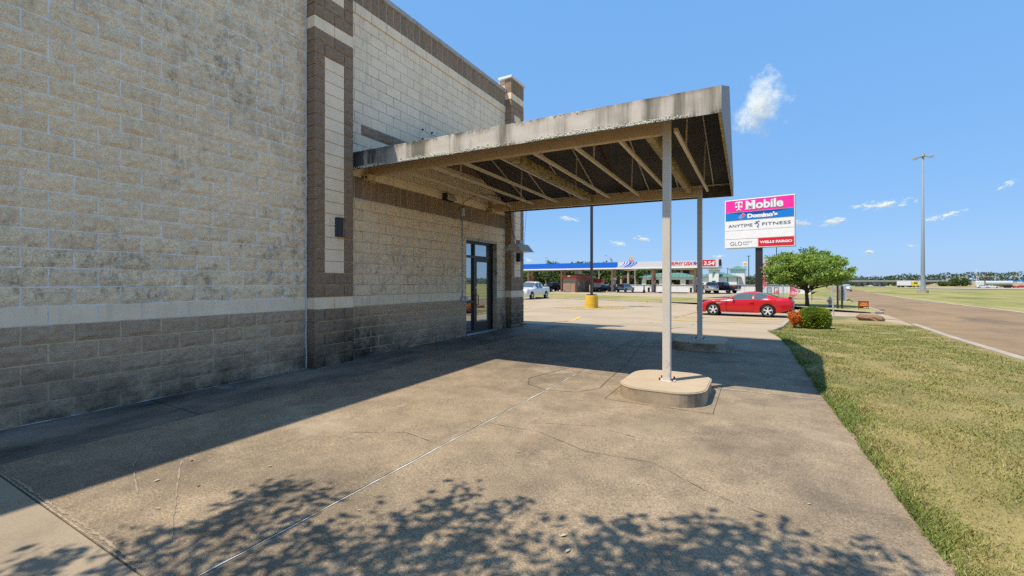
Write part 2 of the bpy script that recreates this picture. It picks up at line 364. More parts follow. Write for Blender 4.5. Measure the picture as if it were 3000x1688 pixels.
apron = sheet('concrete_apron', [(-6.5, -10), *edge_pts(-10, 12.95), (-6.5, 12.95)], CRACK, -.012, 1.0, kind='structure')
def slab(poly, m): sheet('slab', poly, m, 0, 1.0, parent=apron, thick=.03)
for a, b in zip([-10, -6.4, -3.4, -.4, 2.6, 4.72, 7.7, 10.7], [-6.4, -3.4, -.4, 2.6, 4.72, 7.7, 10.7, 12.95]):
    slab([(-6.49, a + .007), (-5.346, a + .007), (-5.346, b - .007), (-6.49, b - .007)], SIDEW)
for a, b, m in ((-10, -4, NEWC), (-4, 1.065, NEWC), (1.065, 6.73, APRON), (6.73, 12.95, APRON)):
    slab([(-5.334, a + .004), (-2.511, a + .004), (-2.511, b - .004), (-5.337, b - .004)], m)
for a, b, m in ((-10, -4, APRON), (-4, 1.065, APRON), (1.065, 6.73, APRON), (6.73, 12.95, APRON)):
    e = edge_pts(a + .008, b - .008); slab([(-2.502, a + .008), *e, (-2.502, b - .008)], m)
# joint sealant, hairline cracks and scratches on the apron
def mark(name, pts, w, m, off=.004, jit=.5, step=.12): ribbon(pts, w, off, jit, step).build(name, m, apron)
mark('joint_sealant', [(-6.48, 1.4 - 3), (-6.48, 4.73)], .022, CAULK, jit=.8); mark('joint_sealant', [(-6.28, 4.75), (-6.28, 5.55)], .016, CAULK, jit=.8)
mark('joint_sealant', [(-6.48, 5.56), (-6.48, 9.3)], .016, CAULK, jit=.8)
mark('joint_sealant', [(-5.32, 1.075), (-2.9, 1.075), (-2.53, 1.074)], .005, KERB, jit=.7, step=.02)
mark('joint_spall', [(-4.9, 1.10), (-4.2, 1.098), (-3.6, 1.105), (-2.9, 1.10)], .012, NEWC, jit=.9, step=.03)
mark('joint_sealant', [(-2.492, .6), (-2.49, 6.6)], .008, CAULK, jit=.9); mark('joint_sealant', [(-.5, 6.745), (.72, 6.735)], .01, CAULK, jit=.9)
def arc(pts): return pts
mark('curved_joint', [(-2.5, 5.45), (-2.85, 5.62), (-3.0, 5.95), (-2.9, 6.4), (-2.7, 7.2), (-2.62, 8.2), (-2.6, 12.9)], .008, CRACK)
mark('curved_joint', [(-2.5, 5.45), (-2.1, 5.55), (-1.9, 5.9), (-1.95, 6.6), (-2.0, 7.6), (-2.2, 9.4), (-2.5, 11.6)], .008, CRACK)
for pts in ([(-2.45, 3.9), (-1.9, 3.95), (-1.3, 3.7), (-.75, 3.75), (-.3, 3.45), (.1, 3.3)], [(-2.6, 3.2), (-3.0, 3.3), (-3.5, 3.05)],
            [(-2.0, 4.2), (-1.5, 4.4), (-1.0, 4.3)], [(-2.45, 9.1), (-1.9, 9.0)]):
    q = [(x + rnd.uniform(-.03, .03), y + rnd.uniform(-.03, .03)) for x, y in pts]; mark('hairline_crack', q, .0035, CRACK, jit=.9, step=.06)
for pts in ([(-5.0, 2.3), (-4.75, 2.2), (-4.3, 1.95), (-3.9, 1.75), (-3.3, 1.45), (-2.95, 1.28)], [(-5.1, 2.15), (-4.9, 1.95), (-4.4, 1.65), (-3.8, 1.45)]):
    mark('chalky_scratch', pts, .009, NEWC, jit=1., step=.05)
for cx, cy in ((-1.06, 6.15), (-1.1, 10.5)):
    for p, q in (((-.62, -.72), (.62, -.72)), ((.62, -.72), (.62, .72)), ((-.62, -.72), (-.62, .72))):
        mark('isolation_joint', [(cx + p[0], cy + p[1]), (cx + q[0], cy + q[1])], .007, CRACK, jit=.4)

# parking lot, kerbs, medians, street
MEDF = [(-75, 62), (-40, 54), (-21.2, 47.6), (-14.5, 45.1), (-7.8, 43), (-4.8, 42.4), (2.15, 40.1), (4.33, 36.6), (6.2, 33.9), (6.6, 34.3)]
MEDB = [(7.75, 51.2), (3.2, 51.6), (-5.6, 54.7), (-10.4, 57), (-30, 67), (-75, 78)]
STREET_L = [(4.6, -30), (4.9, 0), (5.4, 14.7), (6.0, 24), (6.55, 33), (7.6, 49), (9.0, 62), (14, 110), (30, 273), (40, 360)]
STREET_R = [(52, 362), (42, 290), (17.5, 98), (15, 66), (14.6, 50), (14.4, 40), (13.5, 20), (12.6, -30)]
sheet('parking_lot', [(-75, 12.95), (-6.5, 12.95), (edge(12.95), 12.95), (.36, 17.2), (1.36, 25.9), (3.43, 29.4), (5.2, 29.9), (6.3, 29), (6.55, 33), (6.2, 33.9)] + MEDF[::-1][2:], LOT, -.004, 3., kind='structure')
sheet('station_forecourt', [MEDB[0]] + MEDB[1:] + [(-75, 115), (-30, 115), (7, 96), (10, 80), (9.3, 66), (8.2, 57.5), (4, 61.5), (-4, 64), (-6, 60), (3.5, 56), (8.1, 55.5)], LOT, -.006, 6., kind='structure')
sheet('street', STREET_L + STREET_R, ASPH, -.008, 8., kind='structure')
sheet('lawn', edge_pts(-10, 17.2) + [(1.36, 25.9), (3.43, 29.4), (4.65, 29.8), (5.2, 28.5), (6.0, 24), (5.4, 14.7), (4.95, 3), (4.7, -10)], TURF, .012, 1., kind='structure')
sheet('median_lawn', MEDF + MEDB, FIELD, .07, 3., kind='structure')
sheet('verge_lawn', [(3.9, 61.8), (8.2, 57.7), (9.0, 62), (14, 110), (12, 118), (7.5, 84), (-2, 82), (-4, 66)], FIELD, .03, 4., kind='structure')
sheet('driveway_apron', [(3.2, 28.6), (4.8, 28.4), (5.9, 23.6), (7.2, 24), (7.6, 34.5), (6.2, 34.3), (4.5, 34)], LOT, -.02, 2., kind='structure')
def kerb(pts, w=.16, h=.12, name='kerb'):
    P = []
    for (x0, y0), (x1, y1) in zip(pts, pts[1:]):
        n = max(1, int(math.hypot(x1 - x0, y1 - y0) / 3))
        P += [(x0 + (x1 - x0) * i / n, y0 + (y1 - y0) * i / n) for i in range(n)]
    P.append(pts[-1]); mb = MB(); nn = []
    for i, p in enumerate(P):
        a, b = P[max(i - 1, 0)], P[min(i + 1, len(P) - 1)]; L = math.hypot(b[0] - a[0], b[1] - a[1]) or 1
        nx, ny = -(b[1] - a[1]) / L, (b[0] - a[0]) / L
        for k, z in ((-.5, -.1), (-.5, h - .02), (-.38, h), (.38, h), (.5, h - .02), (.5, -.1)):
            x, y = p[0] + nx * w * k, p[1] + ny * w * k; mb.v.append((x, y, zt(p[0], p[1]) + z))
    for i in range(len(P) - 1):
        for k in range(5): mb.f.append((i * 6 + k, i * 6 + 6 + k, i * 6 + 7 + k, i * 6 + 1 + k))
    mb.f += [tuple(range(6)), tuple(range(len(mb.v) - 6, len(mb.v)))[::-1]]
    mb.build(name, KERB, kind='structure')
kerb(MEDF + [(7.6, 49)]); kerb([(.36, 17.2), (1.36, 25.9), (3.43, 29.4), (4.65, 29.8)], .15, .08); kerb(STREET_L[:4] + [(6.1, 26)], .2, .05)
kerb([(8.2, 57.6), (4, 61.6), (-4, 64.2)]); kerb([(14.45, 40), (14.65, 50), (15.05, 66), (17.6, 98)], .3, .05); kerb([(12.9, -10), (13.5, 20), (14.4, 40)], .3, .05)
lot = bpy.data.objects['parking_lot']
def stripe(p, q, w=.15): ribbon([p, q], w, .014, .15, .5).build('parking_stripe', LINE, lot)
for y in (23.4, 26.2): stripe((-4.7, y - .35), (edge(17) + .35 + (y - 17.2) * .11, y + .15))
stripe((-6.6, 14.9), (-8.5, 23.0)); stripe((-6.35, 38.9), (-6.4, 42.2)); stripe((-9.05, 39.1), (-9.1, 42.8)); stripe((-11.8, 39.3), (-12., 43.6)); stripe((-14.5, 39.5), (-15., 44.4)); stripe((-17.2, 40), (-18, 45.6)); stripe((-24.9, 41), (-25.5, 48.5))
stripe((-16.5, 22), (-18, 30)); stripe((-13.5, 22), (-15, 30))
HX = [(-13.4, 31.0), (-10.4, 34.6), (-8.0, 32.7), (-10.9, 29.2)]
for a, b in zip(HX, HX[1:] + HX[:1]): stripe(a, b, .17)
for t in (.2, .4, .6, .8):
    A_, B_ = Vector(HX[0]).lerp(Vector(HX[1]), t), Vector(HX[3]).lerp(Vector(HX[2]), t); stripe(A_.lerp(B_, .0), A_.lerp(B_, 1.0), .17)
for pts in ([(-6.3, 13.3), (-4.9, 17), (-3.9, 24.5), (-3.3, 31)], [(-2.4, 13.2), (-2.5, 19), (-2.55, 26)], [(-20, 20.2), (-3, 19.6), (.6, 19.4)], [(-6.4, 12.97), (.55, 12.97)]):
    ribbon(pts, .03, .003, .5, .3).build('slab_joint', CRACK, lot)

# ------------------------------------------------------------------ the masonry building
HC = .2003; BW = .402; WX = -6.5; JT = .014
bld = thing('commercial_building', 'tan and brown split-face block commercial building with pilasters and glass entrance door', 'building')
core = MB(); core.box(-34, WX - .22, -16, 11.95, -.3, 6.9); core.build('wall_core', MORTW, bld)
MB().box(-34.2, WX - .15, -16.2, 12.0, 6.86, 6.95).build('roof', GALV, bld)
rb = random.Random(5)
def split_mesh(dep, seed, ny=6, nz=4, flat=False):
    r = random.Random(seed); w, h = BW - JT, HC - JT; vs = []; fs = []
    ph = [r.uniform(0, 6.3) for _ in range(6)]; a = r.uniform(-.006, .006); b = r.uniform(-.006, .006)
    for k in range(nz + 1):
        for j in range(ny + 1):
            t, q = j / ny, k / nz; bor = j in (0, ny) or k in (0, nz)
            d = (.003 + r.uniform(-.002, .002)) if bor else (.013 + a * (t - .5) * 2 + b * (q - .5) * 2 + .005 * math.sin(5 * t + ph[0] + 3 * q) + r.uniform(-.0055, .0055))
            if flat: d = .004
            vs.append((d, (t - .5) * w + (r.uniform(-.004, .004) if bor and not flat else 0), (q - .5) * h + (r.uniform(-.003, .003) if bor and not flat else 0)))
    for k in range(nz):
        for j in range(ny):
            i = k * (ny + 1) + j; fs.append((i, i + 1, i + ny + 2, i + ny + 1))
    ring = [j for j in range(ny + 1)] + [k * (ny + 1) + ny for k in range(1, nz + 1)] + [nz * (ny + 1) + j for j in range(ny - 1, -1, -1)] + [k * (ny + 1) for k in range(nz - 1, 0, -1)]
    n = len(vs); vs += [(-dep, vs[i][1], vs[i][2]) for i in ring]
    for i in range(len(ring)): i2 = (i + 1) % len(ring); fs.append((ring[i2], ring[i], n + i, n + i2))
    return vs, fs
VAR = {}
def variant(kind, dep, i):
    key = (kind, dep, i)
    if key not in VAR:
        if kind == 'split_face_block': VAR[key] = split_mesh(dep, 100 + i)
        elif kind == 'soldier_block': VAR[key] = split_mesh(dep, 300 + i, 3, 3)
        else: VAR[key] = split_mesh(dep, 500 + i, 1, 1, True)
    return VAR[key]
BL = []      # kind, material, parent key, y centre, width, z centre, height, face x, depth
def course(kind, m, par, y0, y1, k, fx, dep, joints, hole=None, kh=1):
    z0, z1 = k * HC, (k + kh) * HC
    js = [y0] + [j for j in joints if y0 + .04 < j < y1 - .04] + [y1]
    for a, b in zip(js, js[1:]):
        segs = [(a, b)]
        if hole and z1 > hole[2] + .05 and z0 < hole[3] - .05:
            segs = [(p, q) for p, q in ((a, min(b, hole[0])), (max(a, hole[1]), b)) if q - p > .05]
        for p, q in segs:
            dd = .2 if hole and (abs(q - hole[0]) < .01 or abs(p - hole[1]) < .01) else dep
            BL.append((kind, m, par, (p + q) / 2, q - p, (z0 + z1) / 2, z1 - z0, fx, dd))
def jts(start, w, off=0): return [start + off + w * i for i in range(-60, 60)]
for k in range(35):                                       # long wall left of the first pilaster
    kind, m = ('smooth_block', LIGHT) if k == 5 else ('split_face_block', BROWN if k < 5 else TAN)
    course(kind, m, 'long', -2.4, 4.728, k, WX, .05, jts(4.728, BW, 0 if k % 2 == 0 else BW / 2))
DOOR = (9.33, 10.84, .0, 2.53)
for k in range(35):                                       # recessed entrance bay
    jj = jts(5.54, BW, 0 if k % 2 else BW / 2)
    if k < 5: a = ('split_face_block', BROWN)
    elif k == 5: a = ('smooth_block', LIGHT)
    elif k < 15: a = ('split_face_block', TAN)
    elif k in (15, 33): a = ('soldier_block', BROWND)
    elif k in (16, 34): continue
    else: a = ('smooth_block', LIGHT)
    if a[0] == 'soldier_block': course(*a, 'bay', 5.54, 11.31, k, WX, .05, jts(5.54, BW / 2), None, 2); continue
    if k == 21:
        course('smooth_block', LIGHT, 'bay', 5.54, 5.9, k, WX, .05, jj); course('split_face_block', BROWND, 'bay', 5.9, 10.95, k, WX + .006, .05, jts(5.9, BW)); course('smooth_block', LIGHT, 'bay', 10.95, 11.31, k, WX, .05, jj); continue
    course(*a, 'bay', 5.54, 11.31, k, WX + (.02 if k == 32 else 0), .05, jj, DOOR)
def pilaster(par, y0):
    w = .8; fx = -6.3
    for k in range(36):
        if k == 35: course('soldier_block', BROWND, par, y0, y0 + w, k, fx, .21, jts(y0, .2), None, 2); continue
        if k in (5, 28, 34): course('smooth_block', LIGHT, par, y0, y0 + w, k, fx - .004, .21, jts(y0, .4)); continue
        panel = 8 <= k < 26 or k == 31
        if panel:
            for a, b, kd, m, d in ((y0, y0 + .2, 'split_face_block', BROWND, 0), (y0 + .2, y0 + .6, 'smooth_block', LIGHT, -.003), (y0 + .6, y0 + w, 'split_face_block', BROWND, 0)):
                course(kd, m, par, a, b, k, fx + d, .21, [])
        else: course('split_face_block', BROWND, par, y0, y0 + w, k, fx, .21, jts(y0, .4) if k % 2 else jts(y0 + .2, .4))
pilaster('pil1', 4.745); pilaster('pil2', 11.315)
WALLS = {}
def zone(key, name, y0, y1, x, splits):
    par = None
    for (za, zb, m) in splits:
        mb = MB().box(WX - .23, x, y0, y1, za, zb); o = mb.build(name if par is None else 'mortar_bed', m, bld if par is None else par)
        if par is None: par = o
    WALLS[key] = par
zone('long', 'long_wall', -15.9, 4.735, WX + .001, ((5 * HC, 7.01, MORTW), (-.3, 5 * HC, MORTB)))
# the bay's mortar core leaves the doorway open
par = MB().box(WX - .23, WX + .001, 5.54, DOOR[0], 5 * HC, 7.01).box(WX - .23, WX + .001, DOOR[1], 11.32, 5 * HC, 7.01).box(WX - .23, WX + .001, DOOR[0], DOOR[1], DOOR[3], 7.01).build('entrance_wall', MORTG, bld)
MB().box(WX - .23, WX + .001, 5.54, DOOR[0], -.3, 5 * HC).box(WX - .23, WX + .001, DOOR[1], 11.32, -.3, 5 * HC).build('mortar_bed', MORTB, par)
WALLS['bay'] = par
zone('pil1', 'pilaster', 4.77, 5.52, -6.312, ((-.3, 7.40, MORTB),)); zone('pil2', 'pilaster', 11.345, 12.085, -6.312, ((-.3, 7.40, MORTB),))
def seen(b):
    p = proj((b[7], b[3], b[5]))
    if not p or not (-60 < p[0] < 3060 and -60 < p[1] < 1750): return -1 / (1 + abs(b[3])) 
    q1, q2 = proj((b[7], b[3] - b[4] / 2, b[5])), proj((b[7], b[3] + b[4] / 2, b[5]))
    a = abs(q2[0] - q1[0]) * F * b[6] / p[2]
    if b[2] == 'bay' and 16 < b[5] / HC < 26 and b[3] > 8.6: a *= .3
    return a
MES = {}; REST = {}
for kind in ('split_face_block', 'smooth_block', 'soldier_block'):
    L_ = sorted([b for b in BL if b[0] == kind], key=seen, reverse=True)
    for i, b in enumerate(L_):
        _, m, par, yc, w, zc, h, fx, dep = b
        vi = rb.randrange(12 if kind == 'split_face_block' else 3)
        vs_, fs_ = variant(kind, dep, vi); sy, sz = (w - JT) / (BW - JT), (h - JT) / (HC - JT)
        if i < 300 and seen(b) > 0:
            key = (kind, dep, vi, m.name)
            if key not in MES:
                me = bpy.data.meshes.new(kind); me.from_pydata(vs_, [], fs_); me.materials.append(m); MES[key] = me
            o = bpy.data.objects.new(kind, MES[key]); COL.objects.link(o); o.parent = WALLS[par]
            o.location = (fx, yc, zc); o.scale = (1, sy, sz)
        else:
            REST.setdefault((kind, par, m.name), MB()).add([(fx + x, yc + y * sy, zc + z * sz) for x, y, z in vs_], fs_)
for (kind, par, mn), mb in REST.items(): mb.build('more_' + kind + 's', MATS[mn], WALLS[par], kind='stuff')
# coping, caulk bead
COPE = mat('grey_coping_metal', (.42, .41, .39), .6, .15, 3, .1, 30, stains=(dict(col=(.08, .08, .08), scale=1.4, stretch=(1, 1, 1), lo=.55, hi=.75, amt=.7),))
MB().bbox(WX - .3, WX + .045, 5.52, 11.33, 7.01, 7.115, .012).build('coping', COPE, bld); MB().bbox(WX - .3, WX + .045, -15.9, 4.76, 7.01, 7.115, .012).build('coping', COPE, bld)
for y0 in (4.745, 11.315): MB().bbox(WX - .22, -6.25, y0 - .04, y0 + .84, 7.415, 7.49, .012).build('pilaster_cap', WHITE, bld)
cb = MB().tube([(WX + .012, 4.737 + .004 * math.sin(i * 1.7), i * .2) for i in range(36)], [.011 + .004 * rb.random() for i in range(36)], 6); cb.build('caulk_bead', CAULK, bld, smooth=True)
MB().tube([(WX + .008, 11.3, i * .25) for i in range(14)], .008, 6).build('caulk_bead', CAULK, bld, smooth=True)
for y, z in ((7.63, 4.83), (7.95, 4.85), (7.63, 4.62), (7.95, 4.63)): MB().tube([(WX - .01, y, z), (WX + .03, y, z)], .02, 8).build('bolt_hole_plug', BLACK, bld)

# storefront door in its opening
FXD = -6.66; z0 = .10
fr = MB()
for a, b, c, d in ((9.33, 9.39, z0, 2.53), (9.87, 9.935, z0, 2.53), (10.785, 10.84, z0, 2.53)): fr.box(FXD - .05, FXD + .03, a, b, c, d)
for a, b, c, d in ((9.39, 9.87, 2.47, 2.53), (9.935, 10.785, 2.47, 2.53), (9.39, 9.87, 2.10, 2.16), (9.935, 10.785, 2.10, 2.16), (9.39, 9.87, z0, z0 + .08), (9.39, 9.87, .90, .96)): fr.box(FXD - .05, FXD + .028, a, b, c, d)
dfr = fr.build('door_frame', BRONZE, bld)
RGL = mat('reflective_glass', (.42, .46, .47), .015, 0, 1, metal=.92, spec=.6)
for a, b, c, d in ((9.39, 9.87, 2.16, 2.47), (9.935, 10.785, 2.16, 2.47), (9.39, 9.87, .96, 2.10), (9.39, 9.87, z0 + .08, .90)): MB().box(FXD - .03, FXD - .02, a, b, c, d).build('pane', RGL, dfr)
dl = MB()
for a, b, c, d in ((9.945, 10.04, z0 + .02, 2.09), (10.68, 10.775, z0 + .02, 2.09), (10.04, 10.68, 2.0, 2.09), (10.04, 10.68, z0 + .02, z0 + .27)): dl.box(FXD - .035, FXD + .012, a, b, c, d)
dlo = dl.build('door', BRONZE, bld)
MB().box(FXD - .02, FXD - .01, 10.04, 10.68, z0 + .27, 2.0).build('door_pane', RGL, dlo)
MB().tube([(FXD + .012, 9.99, 1.11), (FXD + .09, 9.99, 1.11), (FXD + .09, 9.99, .84), (FXD + .012, 9.99, .84)], .013, 8).build('handle', BRONZE, dlo)
MB().box(FXD + .011, FXD + .02, 9.965, 10.015, 1.28, 1.34).build('lock', GALV, dlo)
MB().box(FXD - .1, WX + .03, 9.34, 10.83, .06, z0 + .012).build('threshold', GALV, bld)
MB().box(FXD - .12, WX - .03, 9.30, 10.87, 2.535, 2.575).build('lintel', BRONZE, bld)
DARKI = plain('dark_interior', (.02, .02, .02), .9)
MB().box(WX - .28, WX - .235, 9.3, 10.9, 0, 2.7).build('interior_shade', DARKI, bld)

# fittings on the walls
sc_ = thing('wall_sconce', 'dark bronze rounded wall sconce mounted on the pale panel of the near pilaster', 'wall light', (-6.305, 5.235, 2.39))
MB().prism([(0, -.088)] + [(.02 + .075 * math.sin(math.pi * i / 8), -.083 + .166 * i / 8) for i in range(9)] + [(0, .088)], -.165, .165).build('shade', BRONZE, sc_)
for y in (-.066, .066):
    for z in (-.15, .15): MB().tube([(.03, y, z), (.052, y * 1.02, z)], .008, 6).build('screw', BLACK, sc_)
wl = thing('flood_light', 'small wall flood light under the canopy with a pale angled lens', 'wall light', (WX + .005, 8.5, 3.46))
MB().prism([(0, -.16), (.12, -.16), (.12, .16), (0, .16)], -.08, .085).build('housing', BRONZE, wl)
MB().add([(.122, -.12, -.07), (.122, .15, -.07), (.20, .15, -.055), (.20, -.12, -.055), (.122, -.12, .07), (.122, .15, .07)], [(0, 1, 2, 3), (3, 2, 5, 4), (0, 3, 4), (1, 5, 2), (0, 4, 5, 1)]).build('lens', plain('frosted_lens', (.62, .56, .46), .3), wl)
c2 = thing('far_wall_sconce', 'small dark wall box on the far pilaster behind the hanging shop light', 'wall light', (-6.3, 11.72, 2.22))
MB().bbox(0, .13, -.1, .1, -.16, .12, .02).build('shade', BRONZE, c2)
cd = thing('electrical_conduit', 'thin grey conduit running up the wall beside the door with junction boxes', 'conduit', (WX, 9.13, 1.05))
MB().tube([(.03, 0, 0), (.03, 0, .25), (.03, .012, .9), (.03, 0, 1.5), (.03, -.02, 2.1)], .013, 8).build('pipe', GALV, cd, smooth=True)
MB().bbox(.0, .07, -.05, .04, -.08, .03, .008).build('junction_box', GALV, cd); MB().bbox(.0, .075, .07, .2, -.08, .04, .01).build('outlet_cover', GALV, cd)
MB().bbox(.0, .06, -.06, .06, 2.06, 2.26, .008).build('upper_box', GALV, cd)
lampP = Vector((-5.12, 9.62, 2.28))
cp = [(.03, -.02, 2.24), (.05, .02, 2.42), (.25, .15, 2.55), (.6, .3, 2.6), (.95, .4, 2.5), (1.12, .45, 2.2), (1.2, .47, 1.6), (lampP.x - WX - .02, .49, 1.33)]
MB().tube(cp, .008, 6).build('cable', BLACK, cd, smooth=True)
hl = thing('hanging_shop_light', 'dented metal hood shop light hanging from the canopy on thin wires', 'hanging lamp', lampP, R(0))
MB().add([(-.09, -.3, .1), (.09, -.3, .1), (.09, .3, .1), (-.09, .3, .1), (-.22, -.34, -.07), (.22, -.34, -.07), (.22, .34, -.07), (-.22, .34, -.07)],
         [(0, 1, 2, 3), (0, 4, 5, 1), (1, 5, 6, 2), (2, 6, 7, 3), (3, 7, 4, 0)]).build('hood', plain('enamel_hood', (.50, .47, .42), .4), hl)
MB().box(-.235, .235, -.355, .355, -.082, -.071).build('lens_panel', plain('lens_panel', (.5, .42, .3), .3), hl)
MB().bbox(-.06, .06, -.08, .08, .1, .2, .01).build('ballast_box', GALV, hl)
for y in (-.25, .25): MB().tube([(0, y, .1), (.06, y * 1.2, 1.25)], .004, 5).build('wire', BLACK, hl)

# ------------------------------------------------------------------ entrance canopy
YF, YB, YR = 5.62, 11.25, 8.43
def xe(y): return -.364 - .021 * (y - YF)
def zb(x): return 3.485 - (x + 6.5) * .0138
FH = .312
def zr(x): return zb(x) + 1.395
can = thing('entrance_canopy', 'gabled fabric entrance canopy on tan steel frame with streaked lichen-edged fascia', 'canopy')
def fascia(y, out, m, name):
    n = 44; mb = MB(); r = random.Random(int(y * 10))
    xs = [WX + .0 + (xe(y) - WX) * i / n for i in range(n + 1)]
    for i, x in enumerate(xs):
        for q in range(5):
            wv = .006 * math.sin(x * 7 + q) + r.uniform(-.003, .003)
            if i in (0, n) or q in (0, 4): wv = 0
            mb.v.append((x, y + wv, zb(x) + FH * q / 4))
    for i in range(n):
        for q in range(4): mb.f.append((i * 5 + q, i * 5 + 5 + q, i * 5 + 6 + q, i * 5 + 1 + q))
    return mb.build(name, m, can, smooth=True)
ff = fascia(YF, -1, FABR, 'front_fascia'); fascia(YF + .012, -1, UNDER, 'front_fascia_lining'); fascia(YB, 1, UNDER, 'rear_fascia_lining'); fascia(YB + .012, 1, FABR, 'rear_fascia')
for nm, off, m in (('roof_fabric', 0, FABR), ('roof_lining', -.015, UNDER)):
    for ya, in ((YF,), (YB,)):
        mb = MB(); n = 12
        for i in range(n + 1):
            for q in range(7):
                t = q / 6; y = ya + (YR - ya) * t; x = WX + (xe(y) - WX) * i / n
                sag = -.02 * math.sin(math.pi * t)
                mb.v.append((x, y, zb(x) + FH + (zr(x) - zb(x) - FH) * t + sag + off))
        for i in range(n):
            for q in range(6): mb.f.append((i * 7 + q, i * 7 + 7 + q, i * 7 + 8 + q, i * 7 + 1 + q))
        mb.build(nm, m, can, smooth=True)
def gable(d, m, name):
    e = [(xe(y) + d, y) for y in (YF, YR, YB)]
    mb = MB().add([(e[0][0], YF, zb(-.4)), (e[0][0], YF, zb(-.4) + FH), (e[1][0], YR, zr(-.4)), (e[2][0], YB, zb(-.4) + FH), (e[2][0], YB, zb(-.4)), (e[1][0], YR, zb(-.4))],
                  [(0, 5, 2, 1), (5, 4, 3, 2)]); mb.build(name, m, can)
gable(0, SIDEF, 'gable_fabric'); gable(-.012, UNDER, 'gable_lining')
MB().bar((xe(YF) - .02, YF + .02, zb(-.4) + .012), (xe(YB) - .02, YB - .02, zb(-.4) + .012), .035, .03).build('gable_bottom_rail', ALGAE, can)
MB().bar((-6.45, YB - .03, zb(-6) + FH - .03), (xe(YB) - .03, YB - .03, zb(-.4) + FH - .03), .03, .035).build('eave_rail', LATT, can)
MB().bar((-6.45, YF + .03, zb(-6) + FH - .03), (xe(YF) - .03, YF + .03, zb(-.4) + FH - .03), .03, .035).build('eave_rail', LATT, can)
MB().bar((-6.45, YR, zr(-6.4) - .05), (xe(YR) - .01, YR, zr(-.4) - .05), .03, .03).build('ridge_purlin', LATT, can)
BYF, BYB = 6.12, 10.5
def zj(x): return zb(x) - .005
bm_ = MB().bar((-6.46, BYF, zj(-6.4) + .1), (-1.0, BYF, zj(-1) + .1), .10, .20); bm_.build('front_beam', STEEL, can)
MB().bar((-6.46, BYB, zj(-6.4) + .02), (-1.06, BYB, zj(-1) + .02), .10, .20).build('rear_beam', STEEL, can)
for x, w, h, m, nm in ((-1.303, .10, .15, ALGAE, 'cross_beam'), (-3.55, .10, .15, ALGAE, 'cross_beam')):
    MB().bar((x, BYF + .052, zj(x) + .09), (x, BYB - .052, zj(x) + .05), w, h).build(nm, m, can)
JX = [-.95, -1.72, -2.40, -3.087, -3.69, -4.44, -5.12, -5.8]
for i, x in enumerate(JX):
    z = zj(x) + .06
    MB().bar((x, BYF + .052, z), (x, BYB - .052, z - .03), .045, .05).build('joist', LATT, can)
    m = RUST if i == 3 else LATT
    for ya in (YF, YB):
        MB().bar((x + .06, ya + (.05 if ya == YF else -.05), zb(x) + FH - .04), (x + .06, YR, zr(x) - .06), .026, .026).build('rafter', m, can)
    for y in ((7.15, 9.7) if i % 2 == 0 else ()):
        t = (y - YF) / (YR - YF) if y < YR else (YB - y) / (YB - YR)
        MB().bar((x, y, z), (x + .03, y, zb(x) + FH + (zr(x) - zb(x) - FH) * t - .04), .022, .022).build('strut', LATT, can)
for x, y in ((-1.05, BYF), (-1.11, BYB)):
    zg = zt(x, y) + .165
    MB().bbox(x - .05, x + .05, y - .0503, y + .0503, zg + .012, zj(x) + .2 if y < 8 else zj(x) + .12, .006).build('post', POSTM, can)
    bp = MB().box(x - .11, x + .11, y - .11, y + .11, zg, zg + .012).build('base_plate', POSTM, can)
    for dx in (-.08, .08):
        for dy in (-.08, .08): MB().tube([(x + dx, y + dy, zg + .012), (x + dx, y + dy, zg + .045)], .012, 6).build('anchor_bolt', RUST, bp)
for y in (BYF, BYB):
    MB().box(WX + .004, WX + .02, y - .14, y + .12, zj(-6.4) - .12, zj(-6.4) + .28).build('wall_plate', STEEL, can)
    bk = MB().box(WX + .021, WX + .2, y - .22, y - .06, zj(-6.4) - .13, zj(-6.4) - .02).build('bracket', STEEL, can)
    for k in (0, 1): MB().tube([(WX + .06 + k * .08, y - .221, zj(-6.4) - .075), (WX + .06 + k * .08, y - .235, zj(-6.4) - .075)], .018, 8).build('bolt', RUST, bk)
li = MB(); rl = random.Random(3)
for i in range(2600):
    x = WX + (xe(YF) - WX) * rl.random(); 
    if math.sin(x * 2.3) + math.sin(x * 5.1 + 1) + rl.uniform(-1.2, 1.2) < -.3: continue
    up = abs(rl.gauss(0, .022)); r0 = rl.uniform(.004, .014); z = zb(x) + .006 + up; y = YF - .004
    if rl.random() < .012: z = zb(x) + FH - rl.random() * .03
    li.add([(x - r0, y, z), (x + r0, y, z + r0 * .3), (x, y, z - r0), (x, y, z + r0), (x, y - r0 * .7, z)], [(0, 2, 4), (2, 1, 4), (1, 3, 4), (3, 0, 4)])
li.build('lichen', LICHEN, ff, kind='stuff')
for i, (x, y) in enumerate(((-1.06, 6.15), (-1.1, 10.5))):
    p = thing('concrete_base', ('rounded sunlit concrete pad under the near canopy post', 'rounded shaded concrete pad under the far canopy post')[i], 'concrete pad', (x, y, zt(x, y)), 0, 'pads under the canopy posts')
    def rr(w, h, r, n=6):
        q = []
        for cx, cy, a0 in ((w - r, h - r, 0), (-w + r, h - r, 90), (-w + r, -h + r, 180), (w - r, -h + r, 270)):
            q += [(cx + r * math.cos(R(a0 + 90 * t / n)), cy + r * math.sin(R(a0 + 90 * t / n))) for t in range(n + 1)]
        return q
    MB().prism(rr(.52, .66, .36), -.06, .148).build('pad_body', PADS, p); 
    MB().prism(rr(.524, .664, .362), .149, .157).prism(rr(.508, .648, .352), .157, .166).build('pad_top', PADC, p)
